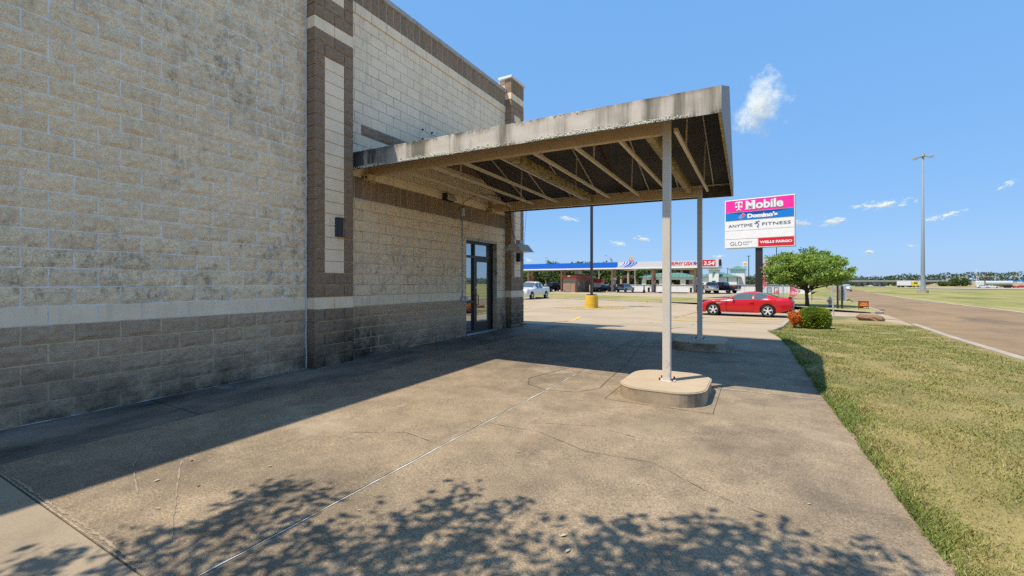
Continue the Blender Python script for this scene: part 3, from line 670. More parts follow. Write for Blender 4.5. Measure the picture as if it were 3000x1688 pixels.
# leaf litter
LT = [('dry_leaf', (.26, .1, .03)), ('pale_leaf', (.42, .36, .27))]
for i in range(20):
    x, y = rnd.uniform(-5.2, .6), rnd.uniform(1.2, 6.5); nm, col = LT[rnd.random() < .6]
    m = plain(nm, col, .8); a = rnd.uniform(0, 6.3); s = rnd.uniform(.012, .03); z = zt(x, y) + .006
    MB().add([(x + s * math.cos(a), y + s * math.sin(a), z), (x + .4 * s * math.cos(a + 1.6), y + .4 * s * math.sin(a + 1.6), z + s * .2), (x - s * math.cos(a), y - s * math.sin(a), z + .003), (x - .4 * s * math.cos(a + 1.6), y - .4 * s * math.sin(a + 1.6), z + s * .15)],
             [(0, 1, 3), (1, 2, 3)]).build('fallen_leaf', m, apron)

# ------------------------------------------------------------------ vegetation
def leafmat(n, col, var=.35, sc=2.2):
    m = mat(n, col, .6, var, sc, .35, 25, spec=.25)
    nt = m.node_tree; b = nt.nodes['Principled BSDF']; tr = nt.nodes.new('ShaderNodeBsdfTranslucent'); mx = nt.nodes.new('ShaderNodeMixShader'); mx.inputs[0].default_value = .38
    nt.links.new(b.inputs['Base Color'].links[0].from_socket, tr.inputs[0]); nt.links.new(b.outputs[0], mx.inputs[1]); nt.links.new(tr.outputs[0], mx.inputs[2]); nt.links.new(mx.outputs[0], nt.nodes['Material Output'].inputs[0])
    return m
LEAF = leafmat('bright_tree_leaves', (.25, .36, .065)); LEAFD = leafmat('dark_tree_leaves', (.085, .13, .035), .35, .6); HEDGE = leafmat('hedge_leaves', (.27, .35, .045), .35, 9)
ORANGE = leafmat('orange_leaves', (.58, .17, .035), .35, 20); FAR = leafmat('far_woodland_leaves', (.075, .105, .045), .3, .05)
def crown_points(n, rad, clumps, cr, seed, shell=.55, flat=0.):
    r = np.random.default_rng(seed); C = r.normal(size=(clumps, 3)); C /= np.linalg.norm(C, axis=1)[:, None]
    C *= (shell + (1 - shell) * r.random(clumps) ** .6)[:, None]; C[:, 2] = np.where(C[:, 2] < -.35, C[:, 2] * .3 - .25, C[:, 2])
    C *= np.array(rad); k = r.integers(0, clumps, n); off = r.normal(size=(n, 3)) * cr * np.array([1, 1, .55]) * r.uniform(.6, 1.25, clumps)[k][:, None]
    return C[k] + off, C
def tree(name, label, base, h, rad, n, size, leafm, clumps=60, cr=.3, trunk_r=.1, trunk_h=None, seed=1, group=None, limbs=9, cz=None, shell=.5):
    t = thing(name, label, 'tree', base, 0, group); r = random.Random(seed); th = trunk_h or h * .35; cz = cz or h - rad[2]
    P, C = crown_points(n, rad, clumps, cr, seed, shell); P[:, 2] += cz
    mb = MB(); mb.tube([(0, 0, -.1), (.02 * h * r.uniform(-1, 1) * .3, 0, th * .4), (r.uniform(-.02, .02) * h, .01 * h, th), (0, 0, th + (cz - th) * .7)], [trunk_r * 1.25, trunk_r, trunk_r * .8, trunk_r * .3], 9)
    for i in range(limbs):
        c = C[r.randrange(len(C))]; q = Vector((c[0], c[1], c[2] + cz)); p = Vector((0, 0, th * r.uniform(.8, 1.15))); m_ = p.lerp(q, .5) + Vector((0, 0, -.06 * h * r.random()))
        mb.tube([p, m_, q], [trunk_r * .5, trunk_r * .28, trunk_r * .08], 6)
    mb.build('trunk', BARK, t, smooth=True)
    quads('crown', leaves(P, size, seed=seed + 3), leafm, t); return t
tb = G(2365, 899.6)
tree('parking_tree', 'small spreading bright green tree beside the tall tenant sign', tb, 4.5, (2.85, 2.7, 1.7), 26000, .13, LEAF, 300, .2, .13, 1.3, 7, limbs=22, cz=2.75, shell=.3)
# a tree behind the viewer: only its dappled shadow lies in the picture
def shade_tree():
    t = thing('shade_tree', 'leafy tree standing behind the viewpoint, seen only as dappled shadow on the concrete', 'tree', (-2.6, -3.2, zt(-2.6, -3.2)))
    r = np.random.default_rng(4); pts = []; mb = MB(); mb.tube([(0, 0, -.1), (.1, .1, 1.5), (.05, .2, 2.6), (.1, .4, 4.2)], [.16, .13, .12, .06], 9)
    tips = [(640, 1222), (700, 1215), (775, 1245), (560, 1265), (400, 1335), (310, 1370), (480, 1400), (640, 1335), (760, 1335), (880, 1295), (960, 1305), (1130, 1225), (1060, 1275), (1195, 1275), (1265, 1262), (1300, 1335),
            (1120, 1355), (940, 1385), (760, 1425), (1480, 1325), (1560, 1318), (1660, 1335), (1720, 1310), (1860, 1318), (1800, 1355), (1700, 1405), (1550, 1405), (1400, 1405), (1980, 1345), (2060, 1405), (1900, 1425), (1250, 1445), (1000, 1450), (600, 1450), (1650, 1470), (1100, 1500), (1400, 1500), (1800, 1500), (800, 1500), (2150, 1380), (2240, 1425), (2120, 1470), (2300, 1480), (60, 1420), (110, 1395)]
    for i, (u, v) in enumerate(tips):                    # where the shadow of each bough lies on the ground, carried up the sun ray
        hz = 4.3 + .45 * math.sin(i * 2.1); S = G(u * 1.165 + 30, (v + 22) * 1.165)
        q = Vector((S.x - .316 * hz, S.y - .406 * hz, hz)) - Vector((-2.6, -3.2, 0))
        st = Vector((.1, .4, 3.2)); d0 = (q - st).normalized(); mb.tube([st, st.lerp(q, .5) + Vector((0, 0, .25)), q], [.045, .02, .006], 5)
        for f in np.linspace(-.46, .16, 12):
            base = np.array(q + d0 * f + Vector((r.normal() * .05, r.normal() * .05, 0))); pts.append(base + r.normal(size=(9, 3)) * np.array([.06, .06, .06]) * (1.25 - abs(f + .15)))
    mb.build('trunk', BARK, t, smooth=True); P = np.concatenate(pts)
    quads('crown', leaves(P, .085, seed=9, asp=.3), LEAF, t)
shade_tree()
sheet('planting_bed', [(-3.5, -4.1), (-1.7, -4.1), (-1.7, -2.4), (-3.5, -2.4)], DIRT, .01, .5, kind='structure')
def bush(name, label, base, rad, n, size, m, seed, boxy=3.2, group=None):
    t = thing(name, label, 'shrub', base, 0, group); r = np.random.default_rng(seed)
    d = r.normal(size=(n, 3)); d /= (np.abs(d) ** boxy).sum(1)[:, None] ** (1 / boxy); d *= (.86 + .16 * r.random(n))[:, None]
    d[:, 2] = np.maximum(d[:, 2], -.95); P = d * np.array(rad) * (1 + .05 * np.sin(d[:, :1] * 9 + seed) * np.cos(d[:, 1:2] * 8)) + np.array([0, 0, rad[2] * .98])
    quads('foliage', leaves(P, size, droop=-.2, seed=seed), m, t)
    core_ = MB().lathe([(.05, .02), (rad[0] * .75, rad[2] * .15), (rad[0] * .86, rad[2] * .9), (rad[0] * .7, rad[2] * 1.65), (.05, rad[2] * 1.75)], 12); core_.build('inner_twigs', plain('inner_twigs', (.025, .03, .012), .95), t)
    MB().tube([(0, 0, -.05), (0, 0, rad[2] * .4)], .03, 6).build('stem', BARK, t)
    return t
hb = G(2387, 963); bush('clipped_hedge', 'clipped rounded green boxwood shrub on the lawn corner', hb, (.50, .50, .42), 9000, .055, HEDGE, 3)
ob = G(2329, 962); 
def nandina(base, k, label, sc=1.):
    t = thing('orange_shrub', label, 'shrub', base, 0, 'orange leafed shrubs'); r = np.random.default_rng(k); pts = []; mb = MB()
    for i in range(26):
        a, l = r.random() * 6.3, r.uniform(.25, .62) * sc; tip = np.array([math.cos(a) * .26 * sc * r.random() ** .5, math.sin(a) * .26 * sc * r.random() ** .5, l])
        mb.tube([(tip[0] * .2, tip[1] * .2, -.02), tuple(tip)], [.006, .003], 4); pts.append(tip + r.normal(size=(75, 3)) * np.array([.055, .055, .06]) * sc)
    mb.build('stems', BARK, t); P = np.concatenate(pts); quads('foliage', leaves(P, .06, seed=k), ORANGE, t)
nandina(ob, 5, 'orange leafed low shrub beside the clipped green shrub')
nandina(G(2352, 944), 6, 'second orange leafed shrub mostly hidden behind the clipped green shrub', .8)

def grass():
    r = np.random.default_rng(2); n = 420000
    y = 3 + 22 * r.random(n) ** 2.0; x = r.uniform(0, 6.5, n); lo = np.interp(y, [e[0] for e in EDGE] + [25.9], [e[1] for e in EDGE] + [1.36]); hi = np.interp(y, [p[1] for p in STREET_L[:5]], [p[0] for p in STREET_L[:5]]) - .2
    k = (x > lo - .05 * r.random(n) ** 2) & (x < hi) & ((np.sin(x * 3.1 + np.sin(y * 2.3) * 1.7) + np.sin(y * 1.9 + x * 2.2) + np.sin(x * 7.3 - y * 5.1) * .7 + r.normal(size=n) * .8) > -1.25); x, y = x[k], y[k]; n = len(x)
    z = np.array([zt(a, b) for a, b in zip(x, y)]) + .010
    dist = np.hypot(x, y); hgt = (.008 + .027 * r.random(n) ** 2.2) * np.where(x - lo[k] < .25, 1.7, 1) * (1 + .45 * np.sin(x * 5 + np.sin(y * 3.7) * 2) * np.sin(y * 4.3)); w = .0018 + .00048 * dist; a = r.random(n) * 6.283; b = r.random(n) * 6.283; ln = hgt * r.uniform(.2, 1.3, n)
    P = np.stack([x, y, z], 1); S = np.stack([np.cos(a) * w, np.sin(a) * w, 0 * w], 1); T = np.stack([np.cos(b) * ln, np.sin(b) * ln, hgt], 1)
    quads('grass', np.stack([P - S, P + S, P + T], 1), BLADE, kind='stuff', label='patchy short green and straw coloured grass beside the concrete', category='grass')
grass()
def edge_grass():
    r = np.random.default_rng(12); n = 34000; y = 2.6 + 15 * r.random(n) ** 1.6; cl = np.sin(y * 2.1) + np.sin(y * 5.3 + 1) * .6 + np.sin(y * .9 + 2)
    lo = np.interp(y, [e[0] for e in EDGE], [e[1] for e in EDGE]); off = np.abs(r.normal(size=n)) * (.07 + .07 * np.clip(cl, 0, 2)); k = (cl + r.normal(size=n) * .9) > .35
    y, off, lo = y[k], off[k], lo[k]; n = len(y); x = lo - .045 + off; z = np.array([zt(a, b) for a, b in zip(x, y)]) + .008
    d = np.hypot(x, y); h = .014 + .045 * r.random(n) ** 1.8; wd = .002 + .0005 * d; a = r.random(n) * 6.283; b = r.random(n) * 6.283; ln = h * r.uniform(.3, 1.4, n)
    P = np.stack([x, y, z], 1); S = np.stack([np.cos(a) * wd, np.sin(a) * wd, 0 * wd], 1); T = np.stack([np.cos(b) * ln, np.sin(b) * ln, h], 1)
    quads('grass', np.stack([P - S, P + S, P + T], 1), mat('lush_grass', (.15, .20, .045), .7, .3, 2, .5, 50, spec=.2), kind='stuff', label='lush green tufts of grass along the concrete edge', category='grass')
edge_grass()

# ------------------------------------------------------------------ vehicles
def interp(pr, t): return float(np.interp(t, [p[0] for p in pr], [p[1] for p in pr]))
def wheel(par, x, y, r, side, w=.22, spokes=10, rim=RIM):
    q = MB(); a = math.copysign(1, side)
    prof = [(r * .68, -w / 2), (r * .93, -w / 2), (r, -w / 2 + .03), (r, w / 2 - .03), (r * .93, w / 2), (r * .68, w / 2)]
    q.lathe(prof, 28); q.f = q.f[:-2]; q.xf(Matrix.Translation((x, y, r)) @ Matrix.Rotation(R(90), 4, 'X')); wt = q.build('wheel', RUBBER, par, smooth=True)
    m = MB()
    for i in range(spokes):
        t = 2 * math.pi * i / spokes + (.16 if i % 2 else -.16) * (10 / spokes); m.bar((r * .12 * math.cos(t), r * .12 * math.sin(t), 0), (r * .66 * math.cos(t), r * .66 * math.sin(t), .0), r * .1, .035)
    m.lathe([(r * .18, -.02), (r * .18, .02)], 12); p2 = MB().lathe([(r * .62, -.1), (r * .70, -.1), (r * .70, .02), (r * .64, .03)], 28); p2.f = p2.f[:-2]; m.add(p2.v, p2.f)
    m.xf(Matrix.Translation((x, y + a * (w / 2 - .03), r)) @ Matrix.Rotation(R(90) * -a, 4, 'X')); m.build('rim', rim, wt)
    MB().lathe([(r * .66, 0), (r * .66, .02)], 20).xf(Matrix.Translation((x, y + a * (w / 2 - .1), r)) @ Matrix.Rotation(R(90) * -a, 4, 'X')).build('brake_disc', BLACK, wt)
def car(name, label, cat, loc, head, paint, spec, group=None, simple=False):
    zs_ = spec.get('zs', 1.)
    L, W = spec['L'], spec['W']; t = thing(name, label, cat, loc, head, group); wh = spec['wheels']; Rw = spec['R']; Ra = spec['Ra']; sill = spec['sill']
    st = set([0, .04, .12, L - .12, L - .04, L]) | set(np.linspace(.2, L - .2, 24 if simple else 44).tolist())
    for a in wh: st |= {a - Ra - .002, a + Ra + .002} | {a + Ra * math.cos(math.pi * i / 10) for i in range(11)}
    for a, b in spec['side'] + [spec['ws'], spec['rw']]: st |= {a, b}
    st = sorted(st); top, sh = spec['top'], spec['sh']; wid = spec.get('wid', [(0, .78), (.25, .92), (.9, 1), (L - .9, 1), (L - .25, .95), (L, .86)])
    rows = []
    for a in st:
        w = W / 2 * interp(wid, a); zs, zt_ = interp(sh, a), max(interp(top, a), interp(sh, a) + .004); zl = interp(spec.get('low', [(0, sill + .04), (.3, sill), (L - .4, sill), (L, sill + .12)]), a)
        for c in wh:
            if abs(a - c) < Ra: zl = max(zl, Rw + math.sqrt(max(0, Ra * Ra - (a - c) ** 2)))
        g = zt_ - zs; k = min(1, max(0, (g - .06) / .2)); rw = spec['roofw']; h = max(zs - zl, .02)
        pr = [(w * .955, zl), (w * .995, zl + h * .25), (w * (1.0 + spec.get('flare', 0)), zl + h * .55), (w * .985, zl + h * .8), (w * .945, zs),
              (w * (.80 * (1 - k) + rw * k), zs + g * (.72 + .12 * k)), (w * (.5 * (1 - k) + rw * .72 * k), zs + g * (.95 + .02 * k)), (0, zt_)]
        rows.append([(L / 2 - a, y, z) for y, z in pr] + [(L / 2 - a, -y, z) for y, z in pr[-2::-1]])
    n = len(rows[0]); parts = {}
    for i in range(len(st) - 1):
        mid = (st[i] + st[i + 1]) / 2; gap = interp(top, mid) - interp(sh, mid)
        for j in range(n - 1):
            key = 'body'
            if j in (4, n - 6) and gap > spec.get('mingap', .12) and any(a < mid < b for a, b in spec['side']): key = ('window', j, [a < mid < b for a, b in spec['side']].index(True))
            elif 5 <= j <= n - 7 and spec['ws'][0] < mid < spec['ws'][1]: key = 'windscreen'
            elif 5 <= j <= n - 7 and spec['rw'][0] < mid < spec['rw'][1]: key = 'rear_window'
            mb = parts.setdefault(key, MB()); q = len(mb.v); mb.v += [rows[i][j], rows[i + 1][j], rows[i + 1][j + 1], rows[i][j + 1]]; mb.f.append((q + 3, q + 2, q + 1, q))
    for e, rv in ((0, 1), (-1, 0)):
        mb = parts['body']; q = len(mb.v); mb.v += rows[e]; f = tuple(range(q, q + n)); mb.f.append(f if not rv else f[::-1])
    for key, mb in parts.items():
        key = key if isinstance(key, str) else key[0]
        bm = bmesh.new(); vs_ = [bm.verts.new(v) for v in mb.v]
        for f in mb.f:
            try: bm.faces.new([vs_[i] for i in f])
            except ValueError: pass
        bmesh.ops.remove_doubles(bm, verts=bm.verts[:], dist=.0005); bmesh.ops.dissolve_degenerate(bm, dist=.0005, edges=bm.edges[:]); bmesh.ops.recalc_face_normals(bm, faces=bm.faces[:])
        me = bpy.data.meshes.new(key); bm.to_mesh(me); bm.free(); obj(key, me, paint if key == 'body' else CARGL, t, True)
    MB().box(-L / 2 + .15, L / 2 - .15, -W / 2 + .16, W / 2 - .16, sill + .03, interp(sh, L / 2) - .1).build('underbody', BLACK, t)
    for a in wh:
        for sd in (-1, 1): wheel(t, L / 2 - a, sd * (W / 2 - .13), Rw, sd, .23, spec.get('spokes', 10))
    def lamp(nm, x0, x1, y0, y1, z0, z1, m):
        for sd in (-1, 1): MB().bbox(x0, x1, min(sd * y0, sd * y1), max(sd * y0, sd * y1), z0, z1, .012).build(nm, m, t)
    hz = spec['lampz']; w0 = W / 2
    lamp('headlight', L / 2 - .30, L / 2 - .045, w0 * .52, w0 * .86, hz - .05, hz + .06, plain('headlight_glass', (.6, .62, .65), .1))
    lamp('tail_light', -L / 2 - .012, -L / 2 + .25, w0 * .6, w0 * .87, spec['tailz'] - spec.get('tailh', .07), spec['tailz'] + spec.get('tailh', .07), plain('tail_light_red', (.35, .01, .01), .2))
    mx = L / 2 - spec['mirror']; mz = interp(sh, spec['mirror']) + .06
    for sd in (-1, 1): MB().bbox(mx - .06, mx + .06, sd * w0 * .95 - .1 * (sd < 0) + .0, sd * w0 * .95 + .1 * (sd > 0) + (.0), mz - .05, mz + .09, .025).build('mirror', spec.get('mirm', paint), t)
    bm_ = spec.get('bumper', BLACK); MB().bbox(L / 2 - .14, L / 2 + .015, -w0 * .70, w0 * .70, sill + .08, sill + .22, .03).build('front_bumper', bm_, t); MB().bbox(-L / 2 - .03, -L / 2 + .16, -w0 * .84, w0 * .84, sill + .08, sill + .24, .03).build('rear_bumper', bm_, t)
    MB().box(L / 2 - .05, L / 2 + .01, -w0 * .45, w0 * .45, sill + .25, hz - .02).build('grille', spec.get('grille', BLACK), t)
    for sd in (-1, 1):
        for hx in spec['handles']: MB().bbox(L / 2 - hx - .09, L / 2 - hx + .09, sd * w0 * .985 - .02, sd * w0 * .985 + .02, interp(sh, hx) - .16, interp(sh, hx) - .12, .01).build('door_handle', paint, t)
    MB().box(-L / 2 - .02, -L / 2 + .0, -.16, .16, sill + .36, sill + .47).build('licence_plate', WHITE, t)
    t.scale = (1, 1, zs_); return t
COUPE = dict(L=4.81, W=1.92, R=.345, Ra=.385, sill=.22, wheels=[.93, 3.65], roofw=.66, side=[(1.98, 2.92), (2.98, 3.62)], ws=(1.72, 2.28), rw=(3.22, 4.15), mingap=.10,
  top=[(0, .60), (.06, .70), (.3, .79), (.8, .90), (1.35, .97), (1.65, 1.0), (1.8, 1.08), (2.1, 1.24), (2.35, 1.33), (2.65, 1.38), (2.95, 1.385), (3.25, 1.35), (3.7, 1.23), (4.15, 1.09), (4.45, 1.055), (4.66, 1.07), (4.74, 1.0), (4.81, .82)],
  sh=[(0, .56), (.1, .66), (.5, .80), (.93, .89), (1.4, .91), (1.8, .92), (2.6, .94), (3.2, .97), (3.65, 1.0), (4.2, 1.0), (4.6, 1.0), (4.74, .95), (4.81, .78)], wid=[(0, .70), (.12, .84), (.4, .95), (.93, 1.0), (1.5, .96), (2.6, .95), (3.2, .97), (3.75, 1.02), (4.3, .98), (4.7, .90), (4.81, .82)],
  low=[(0, .20), (.3, .19), (1.4, .21), (3.2, .22), (4.1, .25), (4.5, .36), (4.81, .48)], lampz=.70, tailz=.80, tailh=.06, mirror=1.95, handles=[2.85], bumper=BLACK)
PICK = dict(zs=1.05, L=5.85, W=2.03, R=.40, Ra=.46, sill=.46, wheels=[1.02, 4.68], roofw=.78, side=[(1.98, 2.72), (2.82, 3.55)], ws=(1.52, 2.12), rw=(3.72, 3.86), spokes=6,
  top=[(0, 1.0), (.06, 1.1), (.3, 1.14), (1.3, 1.2), (1.5, 1.24), (2.12, 1.80), (2.5, 1.88), (3.4, 1.88), (3.7, 1.80), (3.88, 1.30), (5.75, 1.30), (5.85, 1.26)], sh=[(0, .98), (1.4, 1.14), (3.85, 1.18), (3.95, 1.27), (5.85, 1.25)],
  low=[(0, .5), (.4, .46), (5.4, .46), (5.85, .55)], lampz=.95, tailz=1.08, tailh=.16, mirror=1.85, handles=[2.6, 3.5], bumper=CHROME, grille=CHROME)
SUV = dict(L=4.6, W=1.88, R=.35, Ra=.40, sill=.30, wheels=[.92, 3.6], roofw=.76, side=[(1.55, 2.35), (2.43, 3.2), (3.28, 3.95)], ws=(1.25, 1.85), rw=(3.98, 4.4), spokes=10,
  top=[(0, .72), (.08, .85), (.4, .98), (1.2, 1.08), (1.85, 1.58), (2.3, 1.67), (3.6, 1.65), (4.0, 1.58), (4.4, 1.15), (4.55, 1.0), (4.6, .8)], sh=[(0, .7), (.5, .9), (1.4, 1.0), (4.3, 1.06), (4.6, .78)], lampz=.82, tailz=1.0, tailh=.1, mirror=1.55, handles=[2.25, 3.1])
SEDAN = dict(L=4.75, W=1.84, R=.33, Ra=.375, sill=.24, wheels=[.95, 3.7], roofw=.70, side=[(1.75, 2.5), (2.58, 3.5)], ws=(1.45, 2.1), rw=(3.4, 3.95), spokes=10,
  top=[(0, .6), (.08, .7), (.5, .83), (1.4, .95), (2.1, 1.36), (2.6, 1.45), (3.3, 1.4), (3.95, 1.08), (4.6, 1.02), (4.75, .75)], sh=[(0, .58), (.6, .80), (1.5, .90), (3.9, .98), (4.6, .96), (4.75, .72)], lampz=.68, tailz=.84, mirror=1.8, handles=[2.4, 3.3])
def paintm(n, col, metal=.1): return mat(n, col, .28, .02, 2, spec=.5, metal=metal, coat=.5)
RED = paintm('candy_red_paint', (.52, .004, .010)); PW = paintm('white_car_paint', (.68, .69, .70)); PD = paintm('dark_car_paint', (.02, .022, .026)); PS = paintm('silver_car_paint', (.40, .42, .43), .4); PN = paintm('navy_car_paint', (.03, .045, .08))
a, b = G(2099, 923.5), G(2249.7, 930.8); fd = (a - b).normalized(); hd = math.atan2(fd.y, fd.x) * .0 + math.pi - .09
mid_ = (a + b) / 2; ctr = Vector((mid_.x + (2.405 - 2.29) , mid_.y + .82, -.454))
cr = car('red_coupe', 'shiny red two door coupe with silver ten spoke wheels parked beyond the canopy posts', 'car', ctr, hd, RED, COUPE)
MB().bbox(-2.36, -2.18, -.72, .72, 1.075, 1.095, .006).build('spoiler', BLACK, cr); MB().bbox(1.05, 1.30, .9505, .968, .70, .76, .004).build('fender_badge', CHROME, cr)
for sd in (-1, 1): MB().bbox(-.95, 1.05, sd * .925 - .02, sd * .925 + .02, .185, .215, .006).build('sill_strip', GALV, cr)
MB().bbox(-.06, .06, -.03, .03, 1.385, 1.43, .012).xf(Matrix.Translation((-.55, 0, -.02))).build('roof_aerial', RED, cr)
for sd in (-1, 1):
    for tq, za, zb_ in ((1.62, .30, .90), (2.98, .42, .93)): MB().bbox(2.405 - tq - .008, 2.405 - tq + .008, sd * .918 - .012, sd * .918 + .012, za, zb_, .003).build('door_gap', BLACK, cr)
    MB().bbox(2.405 - 2.98, 2.405 - 1.62, sd * .93 - .01, sd * .93 + .01, .285, .298, .003).build('door_gap', BLACK, cr)
def spot(u, v): p = G(u, v); return Vector((p.x, p.y, p.z - .004))
pk = car('white_pickup', 'white crew cab pickup truck parked nose out behind the far pilaster', 'pickup truck', (-22.75, 45.9, -.454), R(-90), PW, PICK, 'pickups')
car('dark_pickup', 'dark pickup truck with chrome bumper standing left of the station kiosk', 'pickup truck', spot(1622, 855), R(-105), PD, PICK, 'pickups', True)
car('black_sedan', 'black sedan with raised bonnet side on at the fuel pump beside the red kiosk end', 'car', spot(1765, 855.2), R(-125), PD, SEDAN, 'cars at the fuel pumps', True)
car('silver_crossover', 'silver crossover seen from behind at the fuel pumps', 'car', spot(1832, 855.6), R(75), PS, SUV, 'cars at the fuel pumps', True)
car('silver_pickup', 'silver pickup truck seen from the tailgate under the price sign', 'pickup truck', spot(2085, 860), R(97), PS, PICK, 'pickups', True)
car('charcoal_pickup', 'charcoal pickup bed with red tail lamp beyond the silver pickup', 'pickup truck', spot(2115, 859), R(150), PD, PICK, 'pickups', True)
for k, (u, v, h, m, sp, lb) in enumerate((
    (2480, 853.5, 80, PW, SEDAN, 'white sedan driving away far along the brown street'), (2478, 848, 80, PW, SUV, 'white crossover farthest along the brown street beyond the sedan'),
    (1864, 835.5, 20, PW, SEDAN, 'white sedan parked before the tan office behind the fence'), (1884, 835.5, 15, PD, SUV, 'dark crossover parked before the tan office behind the fence'),
    (1932, 835.2, 10, PW, SUV, 'white crossover parked under the low white building carport'), (2202, 838, 25, PW, SEDAN, 'white sedan on the far lot left of the black sign post'),
    (2190, 837.4, 15, PW, SUV, 'white crossover on the far lot beside the shell topped sign pole'), (2245, 838.5, 170, RED, SEDAN, 'red sedan on the far lot right of the black sign post'),
    (1640, 846.5, 170, PS, SEDAN, 'silver sedan on the busy lot left of the kiosk'), (1592, 845.5, 170, PW, SUV, 'white crossover on the busy lot left of the kiosk'), (1575, 843.5, 30, PN, SEDAN, 'navy sedan in the traffic behind the white pickup'),
    (1610, 842.5, 20, PW, SEDAN, 'white sedan in the traffic above the dark pickup'), (2960, 843.5, -10, RED, SUV, 'red crossover on the highway at the right edge'), (2995, 843.5, -10, RED, SEDAN, 'red sedan on the highway at the far right edge'),
    (2880, 844, -10, PW, SUV, 'white crossover on the highway ahead of the tank trailer'), (2908, 843.7, -10, PW, SEDAN, 'white sedan on the highway beside the tank trailer'), (2551, 839.2, -40, PW, SUV, 'white van like car under the highway bridge'))):
    car('distant_car', lb, 'car', spot(u, v), R(h), m, sp, 'distant cars', True)

# ------------------------------------------------------------------ fuel station
def AY(u, v, y): d = ray(u, v); t = y / d[1]; return Vector((d[0] * t, y, H + d[2] * t))
BLUE = plain('canopy_blue', (.01, .13, .62), .4); GW = plain('canopy_white', (.60, .61, .63), .5); SR = plain('sign_red', (.62, .02, .025), .45); BEIGE = plain('beige_column', (.40, .29, .20), .7); SILV = plain('pump_grey', (.35, .38, .42), .5)
PWH = plain('sign_white', (.78, .78, .78), .5); INK = plain('ink_black', (.02, .02, .025), .6)
st_ = thing('fuel_canopy', 'long flat blue and white fuel station canopy on paired beige columns', 'fuel canopy', (-26, 82, -.45))
def P0(o): return Matrix.Translation(-Vector(o.location))
def w(mb, par, name, m, **k): mb.xf(P0(par)); return mb.build(name, m, par, **k)
FY = 78.; ZB, ZT_ = 3.8, 5.0; X0, X1 = -47., AY(2103, 780, FY).x; XB, XW = AY(1810, 780, FY).x, AY(1838, 780, FY).x
w(MB().box(X0, X1, FY + .05, FY + 8.5, ZB + .05, ZT_ - .1), st_, 'roof_deck', GW); w(MB().box(X0 - .02, XB, FY - .02, FY + .05, ZB + .22, ZT_), st_, 'blue_fascia', BLUE)
w(MB().box(XB, X1, FY - .02, FY + .05, ZB + .22, ZT_), st_, 'white_fascia', GW); w(MB().box(X0, X1, FY - .06, FY + .05, ZB, ZB + .215), st_, 'trim_strip', PWH); w(MB().box(X1, X1 + .06, FY, FY + 8.5, ZB, ZT_), st_, 'end_fascia', GW)
for i in range(6):                                         # curved blue and white stripes
    q = [(XB - .3 + i * .46 + 1.5 * math.sin(t / 8 * math.pi / 2) * .8, ZB + .24 + (ZT_ - ZB - .26) * t / 8) for t in range(9)]; mb = MB()
    for x, z in q: mb.v += [(x, FY - .03, z), (x + .24, FY - .03, z)]
    mb.f = [(2 * k, 2 * k + 1, 2 * k + 3, 2 * k + 2) for k in range(8)]; w(mb, st_, 'white_stripe' if i < 3 else 'blue_stripe', PWH if i < 3 else BLUE)
    if i < 3: mb = MB(); [mb.v.extend([(x + .24, FY - .031, z), (x + .46, FY - .031, z)]) for x, z in q]; mb.f = [(2 * k, 2 * k + 1, 2 * k + 3, 2 * k + 2) for k in range(8)]; w(mb, st_, 'blue_stripe', BLUE)
a, b = AY(1948, 773, FY), AY(2028, 773, FY)
lt = txt('MURPHY USA', .62, SR, None, ((a.x + b.x) / 2, FY - .03, ZB + .72), shear=.25, bold=.03, width=b.x - a.x); lt.parent = st_; lt.location = -Vector(st_.location)
def star(c, r, m, y):
    q = [(c[0] + (r if k % 2 == 0 else r * .42) * math.sin(k * math.pi / 5 + .2), y, c[1] + (r if k % 2 == 0 else r * .42) * math.cos(k * math.pi / 5 + .2)) for k in range(10)]
    return MB().add(q + [(c[0], y, c[1])], [(k, (k + 1) % 10, 10) for k in range(10)])
sx = AY(2035.5, 773, FY).x; w(star((sx, ZB + .78), .4, BLUE, FY - .03), st_, 'blue_star', BLUE); w(star((sx + .12, ZB + .66), .3, SR, FY - .036), st_, 'red_star', SR)
a, b = AY(2053, 773, FY - .4), AY(2096, 773, FY - .4)
ps = thing('fuel_price_sign', 'red digital fuel price sign on the end of the station canopy', 'price sign', ((a.x + b.x) / 2, FY - .4, 4.4))
w(MB().bbox(a.x - .1, X1 + .15, FY - .42, FY - .07, ZB + .02, ZT_ + .15, .02), ps, 'cabinet', GW); w(MB().box(a.x, b.x, FY - .45, FY - .425, ZB + .25, ZT_ + .08), ps, 'red_panel', SR); w(MB().box(X1 + .2, X1 + .5, FY - .3, FY + .3, ZB + .3, ZT_ + .1), ps, 'end_lamp', BLACK)
for s, u, h, ww, dz in (('3.54', 2077.5, .66, 1.5, 0), ('9', 2092.5, .34, .2, .16)):
    p = AY(u, 773, FY - .4); o = txt(s, h, PWH, None, (p.x, FY - .452, 4.52 + dz), bold=.03, width=ww); o.parent = ps; o.location = -Vector(ps.location)
for s, dz in (('C', .25), ('A', .0), ('S', -.25)):
    p = AY(2057.5, 773, FY - .4); o = txt(s, .2, PWH, None, (p.x, FY - .452, 4.45 + dz), bold=.02, width=.14); o.parent = ps; o.location = -Vector(ps.location)
NAV = plain('pump_navy', (.03, .05, .10), .5)
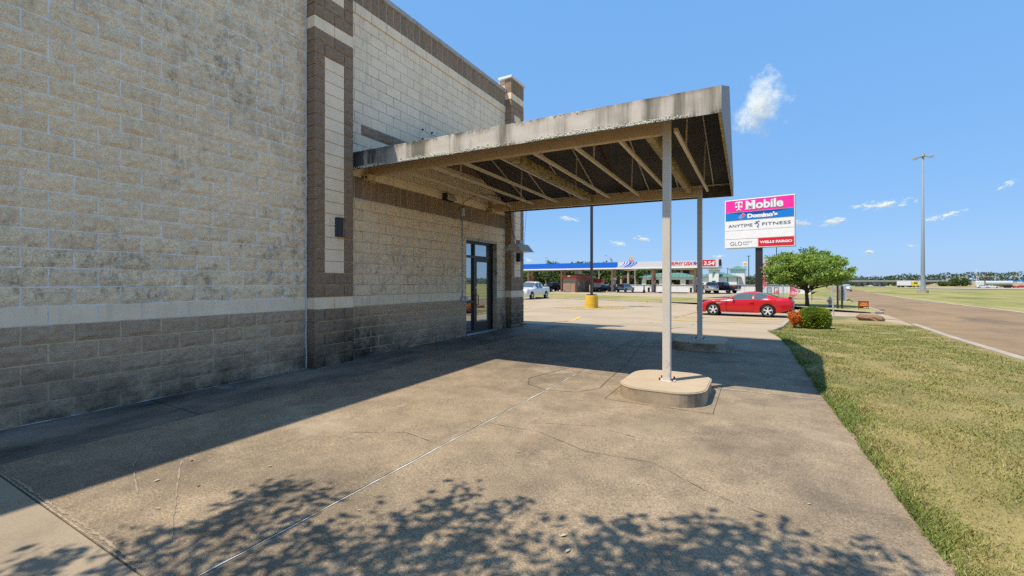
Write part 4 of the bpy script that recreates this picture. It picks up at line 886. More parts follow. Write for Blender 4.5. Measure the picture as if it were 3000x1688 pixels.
for i, (u, pu) in enumerate(((1548, 1), (1645.5, 1), (1793.5, 1), (1912, 1), (2036, 1))):
    x = AY(u, 800, FY + 2.2).x
    for dy in (2.2, 4.0): w(MB().box(x - .16, x + .16, FY + dy - .16, FY + dy + .16, -.5, ZB + .06), st_, 'column', BEIGE)
    pm = thing('fuel_pump', ('fuel pump hidden in the traffic at the left end of the station', 'fuel pump just left of the kiosk', 'fuel pump right of the kiosk beside the black sedan', 'fuel pump right of the orange cone', 'fuel pump beside the far canopy post with stacked screens')[i], 'fuel pump', (x, FY + 3.1, zt(x, FY + 3.1)), 0, 'fuel pumps')
    MB().bbox(-1.1, 1.1, -1.6, 1.6, -.05, .15, .03).build('island', KERB, pm); MB().bbox(-.28, .28, -.55, .55, .15, 1.35, .03).build('lower_cabinet', NAV, pm); MB().bbox(-.3, .3, -.58, .58, 1.35, 2.3, .03).build('upper_cabinet', SILV, pm)
    for sgn in (-1, 1): MB().box(-.24, .24, min(sgn * .581, sgn * .6), max(sgn * .581, sgn * .6), 1.5, 2.1).build('screen', INK if sgn > 0 else PWH, pm); MB().box(-.2, .2, min(sgn * .551, sgn * .57), max(sgn * .551, sgn * .57), .5, 1.1).build('front_panel', PWH, pm)
    for sgn in (-1, 1): MB().tube([(sgn * .3, -.3, 1.9), (sgn * .5, -.3, 1.3), (sgn * .45, -.3, .6), (sgn * .3, -.3, 1.2)], .025, 6).build('hose', BLACK, pm)
    MB().box(-.36, .36, -.62, .62, 2.31, 2.75).build('pump_topper', (SR, SR, PWH, SR, PWH)[i], pm)
    MB().bbox(-.75, -.45, -1.4, -1.1, .15, 1.0, .04).build('bin', INK, pm)
kx0, kx1, ky = AY(1650, 850, 79).x, AY(1686, 850, 79).x, 79.
ki = thing('station_kiosk', 'beige station kiosk with flat red parapet, panelled door and roof unit', 'kiosk', ((kx0 + kx1) / 2, ky + 4, -.45))
KT = plain('kiosk_tan', (.33, .24, .17), .8); KD = plain('kiosk_door', (.27, .18, .13), .7); w(MB().box(kx0, kx1, ky, ky + 8, -.5, 2.2), ki, 'wall', KT)
w(MB().bbox(kx0 - .12, kx1 + .12, ky - .12, ky + 8.1, 2.2, 2.8, .02), ki, 'red_parapet', plain('faded_red', (.50, .07, .045), .6)); w(MB().box(kx0 + .55, kx0 + 1.5, ky - .03, ky - .001, -.42, 1.65), ki, 'door', KD)
for k in range(4): w(MB().box(kx0 + .6, kx0 + 1.45, ky - .045, ky - .031, -.3 + k * .48, .1 + k * .48), ki, 'door_panel', KT)
w(MB().box(kx0 + 1.0, kx0 + 1.5, ky - .2, ky - .125, 2.45, 2.75), ki, 'flood_light', PWH); w(MB().bbox(kx1 - 1., kx1 + .1, ky + 2, ky + 3.4, 2.96, 4.1, .05), ki, 'roof_unit', GALV); w(MB().box(kx1 - .6, kx1 - .2, ky + 1.97, ky + 1.999, 3.2, 3.8), ki, 'vent_grille', SILV)
w(MB().box(kx1 + .001, kx1 + .08, ky + 4.2, ky + 4.9, 0.1, 1.6), ki, 'wall_panel', GALV); w(MB().box(kx1 + .001, kx1 + .05, ky + 1.2, ky + 2.0, .8, 1.5), ki, 'meter_box', GALV)
for dx in (-.1, 2.6): w(MB().tube([(kx0 + dx, ky - .5, -.5), (kx0 + dx, ky - .5, 1.1)], .07, 8), ki, 'bollard', SR)
vx = AY(1748, 850, 86).x; ve = thing('red_kiosk_annex', 'red and silver ice merchandiser box at the right end of the kiosk', 'ice freezer', (vx, 86, -.5)); MB().bbox(-1.2, 1.1, -.5, 1.4, 0, 1.9, .04).build('cabinet', GALV, ve); MB().bbox(-1.3, 1.2, -.6, 1.5, 1.9, 2.6, .04).build('red_header', SR, ve); MB().box(-1.21, -.5, -.56, -.51, .1, 1.8).build('red_door', SR, ve)
for k in range(3): MB().box(-.35 + k * .48, .05 + k * .48, -.53, -.51, 1.0, 1.7).build('ice_panel', PWH, ve)
p = G(1887, 857); cn = thing('traffic_cone', 'orange traffic cone on the station forecourt', 'traffic cone', p); OR = plain('cone_orange', (.45, .05, .015), .6); MB().box(-.35, .35, -.35, .35, 0, .06).build('base', OR, cn); MB().lathe([(.27, .06), (.19, .45)], 12).build('lower_band', OR, cn); MB().lathe([(.19, .45), (.13, .75)], 12).build('white_band', PWH, cn); MB().lathe([(.13, .75), (.07, 1.35)], 12).build('tip', BLACK, cn)
# white ribbed fence
f0, f1 = G(1690, 850.5), G(2377, 863); fn = thing('white_fence', 'long low white ribbed metal fence behind the fuel station', 'fence', (0, 0, 0)); FW = plain('fence_white', (.66, .68, .70), .5)
npan = 16
for k in range(npan):
    a, b = Vector(f0).lerp(f1, k / npan), Vector(f0).lerp(f1, (k + 1) / npan); d = (b - a); L_ = d.length; d.normalize(); nr = Vector((d.y, -d.x, 0)); mb = MB(); nn = int(L_ / .28)
    for i in range(nn + 1):
        for q, o in ((0, 0), (.35, 0), (.5, .06), (.85, .06)):
            p = a + d * min(L_ - .02, L_ * (i + q) / nn) + nr * o; mb.v += [(p.x, p.y, p.z - .1), (p.x, p.y, p.z + 1.45)]
    mb.f = [(2 * i, 2 * i + 2, 2 * i + 3, 2 * i + 1) for i in range(len(mb.v) // 2 - 1)]; mb.build('fence_panel', FW, fn)
MB().bar(Vector(f0) + Vector((0, -.1, 1.48)), Vector(f1) + Vector((0, -.1, 1.48)), .16, .07).build('top_rail', GALV, fn)

# ------------------------------------------------------------------ buildings behind
TANB = plain('office_tan', (.36, .235, .15), .8); COLB = plain('office_column', (.50, .36, .24), .8); WINB = plain('office_window', (.035, .03, .03), .2); GREEN = plain('green_metal_roof', (.10, .21, .16), .5); STUC = plain('white_stucco', (.74, .73, .71), .85); TRIMD = plain('dark_trim', (.05, .05, .05), .6)
oy = 140.; ox0, ox1 = AY(1664, 800, oy).x, AY(2020, 800, oy).x
of = thing('tan_office', 'two storey tan office block with round columns and dark window bands', 'building', ((ox0 + ox1) / 2, oy + 8, -.9))
w(MB().box(ox0, ox1, oy + 1.2, oy + 16, -1, 6.6), of, 'wall', TANB); w(MB().bbox(ox0 - .6, ox1 + 1.2, oy - .6, oy + 16, 5.05, 7.0, .1), of, 'overhanging_roof', TANB); w(MB().box(ox0, ox1, oy + .4, oy + 1.2, 2.75, 3.75), of, 'spandrel', TANB)
nb = 17
for k in range(nb):
    xa, xb = ox0 + (ox1 - ox0) * k / nb + .35, ox0 + (ox1 - ox0) * (k + 1) / nb - .35
    for za, zb_ in ((3.8, 5.0), (.4, 2.7)): w(MB().box(xa, xb, oy + 1.1, oy + 1.19, za, zb_), of, 'window', WINB)
    w(MB().lathe([(.36, -.9), (.36, 5.05)], 12, (xa - .35, oy + .1, 0)), of, 'column', COLB, smooth=False)
gy = 118.
gx = lambda u: AY(u, 810, gy).x
bk_ = thing('green_roof_bank', 'low white stucco building with green metal hip roofs and two square towers', 'building', (gx(2020), gy + 6, -.7))
def hip(x0, x1, y0, y1, z0, z1, nm='roof', ov=.5, rid=None):
    x0 -= ov; x1 += ov; y0 -= ov; y1 += ov; r = min(x1 - x0, y1 - y0) / 2 if rid is None else rid; ym = (y0 + y1) / 2
    ro = w(MB().add([(x0, y0, z0), (x1, y0, z0), (x1, y1, z0), (x0, y1, z0), (x0 + r, ym, z1), (x1 - r, ym, z1)], [(0, 1, 5, 4), (1, 2, 5), (2, 3, 4, 5), (3, 0, 4), (3, 2, 1, 0)]), bk_, nm, GREEN)
    return ro
def seams(x0, x1, y0, z0, y1, z1, step=.9):
    mb = MB(); x = x0
    while x < x1: mb.bar((x, y0, z0 + .03), (x, y1, z1 + .03), .06, .05); x += step
    w(mb, bk_, 'roof_seams', GREEN, kind='stuff')
w(MB().box(gx(2040), gx(2163), gy, gy + 12, -1, 2.75), bk_, 'wall', STUC); hip(gx(2040), gx(2163), gy, gy + 12, 2.75, 4.2); hip(gx(1872), gx(2040), gy + 1, gy + 9, 2.75, 3.9, 'carport_roof'); w(MB().box(gx(1880), gx(2040), gy + 1, gy + 9, 2.1, 2.75), bk_, 'carport_beam', STUC)
seams(gx(1880), gx(2030), gy + .5, 2.75, gy + 3.5, 3.65); seams(gx(2045), gx(2158), gy - .5, 2.75, gy + 3, 3.6)
for u in (1883, 1934, 2000, 2034): x = gx(u); w(MB().box(x - .5, x + .5, gy + 1.2, gy + 2.2, -1, 2.1), bk_, 'pillar', STUC)
tx0, tx1 = gx(2078), gx(2106.5); w(MB().box(tx0, tx1, gy - 1.2, gy + 2, -1, 4.35), bk_, 'tower', STUC); hip(tx0, tx1, gy - 1.2, gy + 2, 4.36, 5.1, 'tower_roof', .35)
w(MB().box(tx0 + .7, tx1 - .7, gy - 1.3, gy - 1.21, -.9, 1.8), bk_, 'entrance', WINB); w(MB().bbox(tx0 - .6, tx1 + .6, gy - 2.4, gy - 1.22, 1.0, 1.2, .05), bk_, 'entrance_awning', GREEN)
lf = MB(); cx, cz = (tx0 + tx1) / 2, 3.25
lf.add([(cx + a_ * .95, gy - 1.22, cz + b_) for a_, b_ in ((-.28, -.75), (-.34, .1), (-.1, .6), (.42, .8), (.36, .2), (.1, -.3), (-.12, -.8))], [(6, 5, 4, 3, 2, 1, 0)]); w(lf, bk_, 'leaf_emblem', plain('leaf_green', (.1, .32, .22), .5))
tx0, tx1 = gx(2136), gx(2180); w(MB().box(tx0, tx1, gy + 5, gy + 10, -1, 4.6), bk_, 'tower', STUC); hip(tx0, tx1, gy + 5, gy + 10, 4.61, 5.6, 'tower_roof', .4)
for u in (2068, 2117, 2060, 2125): x = gx(u); w(MB().box(x - .6, x + .6, gy - .06, gy - .01, -.4, .6 if u in (2068, 2117) else .5), bk_, 'window', WINB)
for u in (2040, 2132, 2160): x = gx(u); w(MB().box(x - .07, x + .07, gy - .12, gy - .02, -.9, 2.7), bk_, 'downpipe', TRIMD)

# ------------------------------------------------------------------ tall tenant sign
sb = G(2224, 896); MAG = plain('sign_magenta', (.86, .03, .33), .4); DBL = plain('pizza_blue', (.012, .19, .60), .4); DB2 = plain('pizza_dark_blue', (.008, .07, .36), .4); WRED = plain('bank_red', (.66, .012, .03), .4); SHADOW = plain('letter_grey', (.33, .36, .38), .5)
pyl = thing('tenant_sign', 'tall white multi tenant pylon sign on one black post with pink panel on top', 'pylon sign', sb, R(-9))
sz = depth(sb); zb0 = H + (827 - 726) / F * sz - sb.z; hh = 4.02 * sz / 36; ww_ = 5.0 * sz / 36
MB().bbox(-.24, .24, -.2, .2, -.2, zb0, .01).build('post', BRONZE, pyl); MB().bbox(-ww_ / 2, ww_ / 2, -.32, .32, zb0, zb0 + hh, .03).build('cabinet', PWH, pyl)
def row(f0_, f1_, x0=-.485, x1=.487): return x0 * ww_, x1 * ww_, zb0 + hh * (1 - f1_), zb0 + hh * (1 - f0_)
def panel(r, m, nm, d=.012): return MB().box(r[0], r[1], -.32 - d, -.321, r[2], r[3]).build(nm, m, pyl)
def st2(s, r, xc, wd, hgt, m, dz=0, bold=.02, shear=0, d=.02, space=1.): return txt(s, hgt, m, pyl, (r[0] + (r[1] - r[0]) * xc, -.325 - d, (r[2] + r[3]) / 2 + dz), bold=bold, shear=shear, width=wd, space=space)
FR = plain('thin_frame_line', (.35, .30, .28), .6)
r1 = row(.014, .254); panel(r1, MAG, 'pink_panel'); H1 = r1[3] - r1[2]; W1 = r1[1] - r1[0]
st2('Mobile', r1, .585, W1 * .555, H1 * .76, SHADOW, .0, .055, d=.016); st2('Mobile', r1, .583, W1 * .54, H1 * .72, PWH, .01, .03, d=.03)
tc = r1[0] + W1 * .205; zm = (r1[2] + r1[3]) / 2; tl = MB(); D_ = -.355
for x0, x1, za, zb_ in ((-.26, .26, .27, .37), (-.26, -.2, .12, .27), (.2, .26, .12, .27), (-.055, .055, -.37, .27), (-.16, .16, -.37, -.30), (-.26, -.11, -.14, .02), (.11, .26, -.14, .02)): tl.box(tc + x0 * H1 * 1.1, tc + x1 * H1 * 1.1, D_, D_ + .02, zm + za * H1, zm + zb_ * H1)
tl.build('letter_mark', PWH, pyl)
sf = MB()                                                   # slab serifs of the big letters
mx0 = r1[0] + W1 * .313
for xx in (.316, .37, .425): sf.box(r1[0] + W1 * (xx - .018), r1[0] + W1 * (xx + .022), -.357, -.337, zm - .355 * H1, zm - .30 * H1)
for xx in (.322, .415): sf.box(r1[0] + W1 * (xx - .022), r1[0] + W1 * (xx + .02), -.357, -.337, zm + .325 * H1, zm + .38 * H1)
sf.build('letter_serifs', PWH, pyl)
r2 = row(.268, .427); panel(r2, DBL, 'blue_panel'); W2, H2 = r2[1] - r2[0], r2[3] - r2[2]; mb = MB(); nA = 16
for i in range(nA + 1):
    x = r2[0] + W2 * (.06 + .88 * i / nA); q = 1 - (2 * i / nA - 1) ** 2; mb.v += [(x, -.334, r2[3]), (x, -.334, r2[3] - H2 * .34 * q)]
mb.f = [(2 * i, 2 * i + 1, 2 * i + 3, 2 * i + 2) for i in range(nA)]; mb.build('dark_blue_arc', DB2, pyl)
st2("Domino's", r2, .555, W2 * .44, H2 * .58, PWH, -.01, .06)
dc = Vector((r2[0] + W2 * .255, 0, (r2[2] + r2[3]) / 2))
def dia(cx, cz, rr_, m, nm, d): MB().add([(cx - rr_, d, cz), (cx, d, cz - rr_), (cx + rr_, d, cz), (cx, d, cz + rr_)], [(0, 1, 2, 3)]).build(nm, m, pyl)
k2 = H2 * .27
for sx_, m, nm in ((1, WRED, 'red_domino_tile'), (-1, DBL, 'blue_domino_tile')):
    cx_, cz_ = dc.x + sx_ * k2 * .5, dc.z + sx_ * k2 * .5; dia(cx_, cz_, k2 * 1.06, PWH, 'tile_border', -.345); dia(cx_, cz_, k2 * .9, m, nm, -.349)
for dx, dz in ((.5, .5), (-.68, -.45), (-.3, -.5)): MB().lathe([(k2 * .17, 0), (k2 * .17, .004)], 10).xf(Matrix.Translation((dc.x + dx * k2, -.351, dc.z + dz * k2)) @ Matrix.Rotation(R(90), 4, 'X')).build('domino_dot', PWH, pyl)
r3 = row(.434, .632); panel(r3, PWH, 'white_panel'); W3, H3 = r3[1] - r3[0], r3[3] - r3[2]; INK2 = plain('letter_charcoal', (.03, .03, .035), .5); PUR = plain('runner_purple', (.10, .085, .22), .5)
st2('ANYTIME', r3, .228, W3 * .37, H3 * .30, INK2, -.02, .0); st2('FITNESS', r3, .755, W3 * .40, H3 * .30, INK2, -.0, .0)
rx, rz_ = r3[0] + W3 * .485, (r3[2] + r3[3]) / 2; u_ = H3 * .36; ru = MB()
for seg in ([(.55, .75), (.25, .95), (-.05, .55), (-.45, .1), (-.75, .45)], [(-.05, .55), (.2, .1), (.35, -.25), (-.1, -.55), (.3, -.95)]):
    for (xa, za), (xb, zb_) in zip(seg, seg[1:]): ru.bar((rx + xa * u_, -.34, rz_ + za * u_), (rx + xb * u_, -.34, rz_ + zb_ * u_), .012, u_ * .2, up=(0, 0, 1)) if abs(xa - xb) > .01 else None
ru.build('runner_emblem', PUR, pyl); MB().lathe([(u_ * .19, 0), (u_ * .19, .01)], 12).xf(Matrix.Translation((rx - .32 * u_, -.34, rz_ + .72 * u_)) @ Matrix.Rotation(R(90), 4, 'X')).build('runner_head', PUR, pyl)
r4 = row(.638, .805); panel(r4, PWH, 'blank_panel'); r5 = row(.815, .985, -.485, -.012); panel(r5, PWH, 'white_panel'); r6 = row(.812, .978, -.004, .487); panel(r6, WRED, 'red_panel'); W5, H5 = r5[1] - r5[0], r5[3] - r5[2]; W6 = r6[1] - r6[0]
st2('GLO', r5, .335, W5 * .37, H5 * .46, INK2, -.01, -.012); MB().box(r5[0] + W5 * .555, r5[0] + W5 * .563, -.342, -.338, r5[2] + H5 * .3, r5[2] + H5 * .66).build('divider', INK2, pyl); st2('NAILS', r5, .70, W5 * .25, H5 * .17, INK2, .14 * H5, -.01); st2('SPA', r5, .645, W5 * .14, H5 * .15, INK2, -.15 * H5, -.01)
st2('WELLS FARGO', r6, .5, W6 * .90, H5 * .30, PWH, 0, .05)
for f in (.261, .431, .635, .81): MB().box(-.49 * ww_, .49 * ww_, -.336, -.321, zb0 + hh * (1 - f) - .012, zb0 + hh * (1 - f) + .008).build('divider_bar', FR, pyl)

# ------------------------------------------------------------------ street furniture near the lot
pp = G(1733.4, 901.6); lp = thing('lot_light_pole', 'dark parking lot light pole on a fat yellow concrete pedestal', 'light pole', pp)
MB().lathe([(.47, -.1), (.475, .3), (.465, .86), (.44, .92)], 28).build('pedestal', YELLOW, lp, smooth=False); MB().box(-.3, .3, -.3, .3, .92, 1.0).build('base_cover', BRONZE, lp); MB().box(-.085, .085, -.085, .085, 1.0, 8.7).build('pole', BRONZE, lp)
for sx_ in (-1, 1): MB().bbox(min(sx_ * .1, sx_ * .9), max(sx_ * .1, sx_ * .9), -.22, .22, 8.55, 8.72, .03).build('lamp_head', BRONZE, lp)
MB().bbox(-.2, .2, .1, .6, 8.55, 8.72, .03).build('lamp_head', BRONZE, lp)
hp = G(2432, 902.5); hy = thing('fire_hydrant', 'silver fire hydrant with an orange side cap on the verge', 'fire hydrant', hp)
HS = plain('hydrant_silver', (.52, .53, .55), .4); HO = plain('hydrant_orange', (.60, .22, .02), .5); MB().lathe([(.11, -.05), (.11, .2)], 14).build('base_pipe', plain('hydrant_base', (.10, .10, .10), .7), hy)
MB().lathe([(.17, .2), (.17, .24), (.115, .25), (.115, .56), (.15, .57), (.15, .61)], 16).build('barrel', HS, hy); MB().lathe([(.14, .61), (.125, .70), (.07, .77), (.035, .79), (.035, .84)], 16).build('bonnet', HS, hy)
MB().tube([(0, -.1, .47), (0, -.22, .47)], .085, 12).build('pumper_cap', HO, hy); MB().tube([(-.2, 0, .5), (.2, 0, .5)], .05, 10).build('side_caps', HO, hy)
q = G(2460.5, 907.3); ds = thing('verge_sign_board', 'tall narrow board between two dark posts, seen from its back beside the street', 'sign', q, R(12)); zz = (907.3 - 838) / F * depth(q)
for dx in (-.13, .13): MB().box(dx - .045, dx + .045, -.05, .05, -.1, zz).build('post', BRONZE, ds)
MB().box(.0, .42, .055, .10, zz * .38, zz * 1.02).build('board', GALV, ds)
q = G(2443, 929); sp_ = thing('steel_sign_post', 'leaning bare grey steel post in front of the hydrant', 'post', q); zz = (929 - 838) / F * depth(q); MB().tube([(0, 0, -.1), (-.09, .02, zz)], .035, 8).build('pipe', GALV, sp_); MB().lathe([(.045, zz - .02), (.045, zz + .02)], 8, (-.09, .02, 0)).build('cap', GALV, sp_)
q = G(2294.4, 884); gp = thing('grey_lot_pole', 'short grey steel pole on the median left of the leafy tree', 'post', q); zz = (884 - 836) / F * depth(q); MB().tube([(0, 0, -.1), (0, 0, zz)], .07, 8).build('pipe', GALV, gp); MB().box(-.12, .12, -.12, .12, -.02, .03).build('base_plate', GALV, gp)
q = G(2378.6, 884); gp = thing('thin_verge_stake', 'thin dark stake on the grass right of the tree trunk', 'post', q); MB().tube([(0, 0, -.1), (0, 0, .9)], .025, 6).build('stake', BRONZE, gp); MB().box(-.04, .04, -.03, .03, .88, .93).build('cap', BRONZE, gp)
def yard(u, v, label):
    q = G(u, v); t = thing('yard_sign', label, 'sign', q, R(-8)); k = depth(q) / 29.6
    MB().box(-.02, .02, -.02, .02, -.1, .64).build('stake', BRONZE, t); MB().box(-.02, .55 * k, -.022, .0, .60, .64).build('top_arm', BRONZE, t); MB().box(.03, .53 * k, -.03, -.012, .16, .60).build('panel', plain('dark_red_panel', (.30, .008, .015), .5), t); MB().box(.031, .529 * k, -.034, -.031, .161, .27).build('dark_foot', INK, t)
    YL = plain('gold_letters', (.70, .38, .03), .5); txt('WELLS', .10, YL, t, (.28 * k, -.033, .50), bold=.05, width=.36 * k); txt('FARGO', .10, YL, t, (.28 * k, -.033, .38), bold=.05, width=.40 * k); txt('ATM', .06, PWH, t, (.33 * k, -.037, .215), bold=.03, width=.13); MB().lathe([(.03, 0), (.03, .003)], 10).xf(Matrix.Translation((.46 * k, -.038, .215)) @ Matrix.Rotation(R(90), 4, 'X')).build('round_mark', PWH, t)
yard(2515, 910.4, 'small dark red lawn sign with gold letters hanging from a bracket post')
q = G(2559, 909); fs = thing('fallen_sign', 'black and pink sign board lying flat on the verge grass', 'sign', q, R(20)); MB().box(-.55, .5, -.35, .35, .03, .055).build('board', INK, fs)
for k, m in ((0, PWH), (1, MAG)): MB().add([(-.2 + k * .35, -.34, .057), (.0 + k * .35, -.34, .057), (.15 + k * .3, .34, .057), (-.05 + k * .3, .34, .057)], [(0, 1, 2, 3)]).build('stripe', m, fs)
q0, q1 = G(2522, 937), G(2580, 943); rk = thing('boulder', 'long low brown sandstone boulder at the end of the lawn', 'rock', (q0 + q1) / 2, R(0))
ROCK = mat('sandstone', (.26, .15, .095), .95, .3, 4, .3, 20, .6, 12, .03, stains=(dict(col=(.10, .08, .07), scale=4, lo=.52, hi=.65, amt=.8),)); mb = MB(); rk_r = random.Random(8); nq = 14
for i in range(9):
    t = i / 8; x = -.55 + 1.1 * t; rr_ = .18 * (1 - (2 * t - 1) ** 6) ** .5 + .015 if 0 < t < 1 else .05
    for k in range(nq): a_ = 2 * math.pi * k / nq; j = 1 + rk_r.uniform(-.13, .13); mb.v.append((x + rk_r.uniform(-.02, .02), rr_ * 1.3 * math.cos(a_) * j, .13 + (.04 - .10 * t) + rr_ * math.sin(a_) * j))
for i in range(8):
    for k in range(nq): mb.f.append((i * nq + k, i * nq + (k + 1) % nq, (i + 1) * nq + (k + 1) % nq, (i + 1) * nq + k))
mb.f += [tuple(range(nq))[::-1], tuple(range(8 * nq, 9 * nq))]; mb.build('stone', ROCK, rk)
PK = mat('pink_flag_cloth', (.62, .10, .16), .7, .1, 1, stains=(dict(col=(.75, .62, .64), scale=1.3, lo=.5, hi=.56, amt=.9, detail=2), dict(col=(.3, .02, .06), scale=2.6, lo=.6, hi=.64, amt=.8, detail=2)))
def feather(u, v, hgt, lean, label, word, out=1):
    q = G(u, v); t = thing('feather_flag', label, 'flag', q, 0, 'feather flags'); n = 18; pole = []
    for i in range(n + 1): s_v = i / n; pole.append(Vector((lean * s_v + .75 * out * max(0, s_v - .72) ** 1.5 * 5.2 * .9, 0, hgt * s_v - .5 * max(0, s_v - .8) ** 2 * hgt)))
    MB().tube([(0, 0, -.1)] + pole, [.03] + [.028 - .018 * i / n for i in range(n + 1)], 7).build('pole', BRONZE, t); mb = MB(); k0 = 4
    for i in range(k0, n + 1):
        s_v = (i - k0) / (n - k0); wd = .85 * min(1, .45 + 2.2 * s_v) * (1 - max(0, s_v - .55) ** 1.6 * 2.9); p = pole[i]
        for j in range(4): mb.v.append((p.x + out * max(.0, wd) * j / 3, .05 * math.sin(i * .8 + j), p.z - .12 * j / 3))
    for i in range(n - k0):
        for j in range(3): mb.f.append((i * 4 + j, i * 4 + j + 1, i * 4 + 5 + j, i * 4 + 4 + j))
    mb.build('banner', PK, t, smooth=True)
feather(2209, 884, 4.1, .55, 'tall pink feather flag behind the black sign post', '', 1); feather(2313, 882, 2.4, .12, 'pale pink feather flag hanging in front of the leafy tree', '', 1)
q = G(2264, 865.4); ib = thing('display_frames', 'pair of narrow framed display boards on the bare verge by the white fence', 'notice board', q)
for dx in (-.45, .45):
    f_ = MB(); [f_.box(dx + a_, dx + b_, -.05, .05, 0, 1.15) for a_, b_ in ((-.3, -.24), (.24, .3))]; f_.box(dx - .24, dx + .24, -.04, .04, 1.09, 1.15); f_.build('frame', BRONZE, ib); MB().box(dx - .235, dx + .235, -.02, .02, .25, 1.08).build('panel', SILV if dx < 0 else PK, ib)

# ------------------------------------------------------------------ far signs, poles, highway
def pole_sign(u, v0, v1, Z, wpx, label, name, build, base_v=833, cat='sign', pr=.15, offx=0):
    top = AT(u, v0, Z); g = zt(top.x, top.y); t = thing(name, label, cat, (top.x, top.y, g), -TH * .0); h = top.z - g; hb = AT(u, v1, Z).z - g; wd = wpx / F * Z / 1.12
    MB().tube([(offx, .1, -.1), (offx, .1, h if offx else hb)], pr, 8).build('pole', GALV if not offx else BRONZE, t); build(t, wd, hb, h); return t
GOLD = plain('arch_yellow', (.75, .45, .01), .4); SHRED = plain('shell_red', (.55, .03, .01), .5)
def arches(t, wd, z0, z1):
    m = z0 + (z1 - z0) * .28; MB().bbox(-wd / 2, wd / 2, -.15, .15, z0, m, .03).build('red_board', SR, t)
    for k in (-1, 1): MB().tube([(k * wd * .21 + wd * .2 * math.cos(a_), 0, m + (z1 - m) * (math.sin(a_)) ** .7 if math.sin(a_) > 0 else m) for a_ in [math.pi * i / 14 for i in range(15)]], .17, 6).build('arch', GOLD, t)
    txt("McDonald's", (m - z0) * .5, PWH, t, (0, -.16, (z0 + m) / 2), bold=.03, width=wd * .8)
pole_sign(1849, 752, 767, 230, 14.6, 'red and yellow double arch sign rising above the station canopy', 'arch_sign', arches)
def shell(t, wd, z0, z1):
    MB().bbox(-wd / 2, wd / 2, -.2, .2, z0, z1, .04).build('white_cabinet', PWH, t); cz = (z0 + z1) / 2 - wd * .08; n = 14; r_ = wd * .36
    for k, (rr_, m, d) in enumerate(((r_, SHRED, -.205), (r_ * .88, GOLD, -.21))):
        pts = [(rr_ * math.cos(math.pi * i / n) * 1.0, d, cz + rr_ * .95 * math.sin(math.pi * i / n) ** .8) for i in range(n + 1)]; MB().add([(-rr_ * .35, d, cz - rr_ * .55)] + pts[::-1] + [(rr_ * .35, d, cz - rr_ * .55)], [tuple(range(n + 3))[::-1]]).build('scallop', m, t)
pole_sign(2183, 767.6, 779.5, 170, 13.7, 'white square sign with a yellow scallop emblem on a tall pole', 'scallop_sign', shell)
SG = plain('sub_green', (.02, .22, .09), .5)
def sub(t, wd, z0, z1):
    MB().bbox(-wd, 0, -.12, .12, z0, z1, .03).build('green_cabinet', SG, t); MB().box(-wd * .96, -wd * .52, -.13, -.121, z0 + .06, z1 - .06).build('yellow_panel', plain('sub_yellow', (.62, .50, .02), .5), t); MB().box(-wd * .5, -wd * .05, -.13, -.121, z0 + .06, z1 - .06).build('pale_panel', plain('sub_pale', (.50, .62, .45), .5), t)
    txt('SUBWAY', (z1 - z0) * .5, SG, t, (-wd / 2, -.132, (z0 + z1) / 2), bold=.05, width=wd * .8)
pole_sign(2274, 715, 758.5, 110, 35, 'green and yellow banner sign hung on a tall dark pole behind the tenant sign', 'banner_sign', lambda t, wd, z0, z1: sub(t, wd, z0, z0 + 7.2 / F * 110), offx=.08, pr=.09)
for u, v0, Z, nm in ((2193.5, 751, 120, 'dark slim lot light pole right of the scallop sign'), (2132, 787, 150, 'short dark lot light pole between the two bank towers'), (1599.5, 754, 130, 'pale utility pole rising above the left end of the fuel canopy'), (1755, 792, 110, 'pale pole among the trees right of the kiosk'), (1860, 792, 118, 'white globe lamp post before the tan office')):
    q = AT(u, v0, Z); g = zt(q.x, q.y); t = thing('lot_pole', nm, 'pole', (q.x, q.y, g), 0, 'poles beyond the station'); MB().tube([(0, 0, -.1), (0, 0, q.z - g)], [.13, .09], 8).build('shaft', BRONZE if 'dark' in nm else GALV, t); MB().bbox(-.5, .5, -.2, .2, q.z - g, q.z - g + .12, .03).build('lamp_head', BRONZE if 'dark' in nm else GALV, t)
ds = AT(1791, 758, 131); dt = thing('satellite_dish', 'grey satellite dish above the station canopy tilted to the right', 'satellite dish', (ds.x, ds.y, 7.0)); h = ds.z - 7.0
MB().tube([(0, 0, -.0), (0, 0, h)], .08, 6).build('mast', GALV, dt); MB().lathe([(.05, 0), (.5, .06), (.9, .22), (1.0, .3)], 18).xf(Matrix.Translation((.0, 0, h + .1)) @ Matrix.Rotation(R(-125), 4, 'Y')).build('dish', GALV, dt); MB().tube([(0, 0, h), (-1.6, -.2, h + 1.0)], .06, 6).build('feed_arm', GALV, dt); MB().bbox(-1.95, -1.5, -.3, .0, h + .9, h + 1.25, .05).build('feed_horn', GALV, dt)
# trees behind the station
for i, (u, Z, h, rx, lb) in enumerate(((1545, 150, 7, 4.5, 'dark tree showing under the left end of the fuel canopy'), (1592, 135, 7.5, 5, 'broad dark tree behind the dark pickup'), (1640, 128, 8, 5, 'broad dark tree directly behind the kiosk'), (1700, 132, 8, 4.5, 'dark tree behind the kiosk roof unit'), (1778, 122, 7.5, 4.2, 'dark oak left of the tan office columns'), (1905, 128, 7.2, 4.5, 'rounded green tree before the tan office'), (1950, 126, 6.8, 3.5, 'green tree before the tan office hidden by the near post'))):
    q = AT(u, 830, Z); tree('background_tree', lb, (q.x, q.y, zt(q.x, q.y)), h, (rx, rx * .8, h * .42), 2600, .62, LEAFD, 55, .7, .28, 2.2, 40 + i, 'trees behind the fuel station', 6, shell=.45)
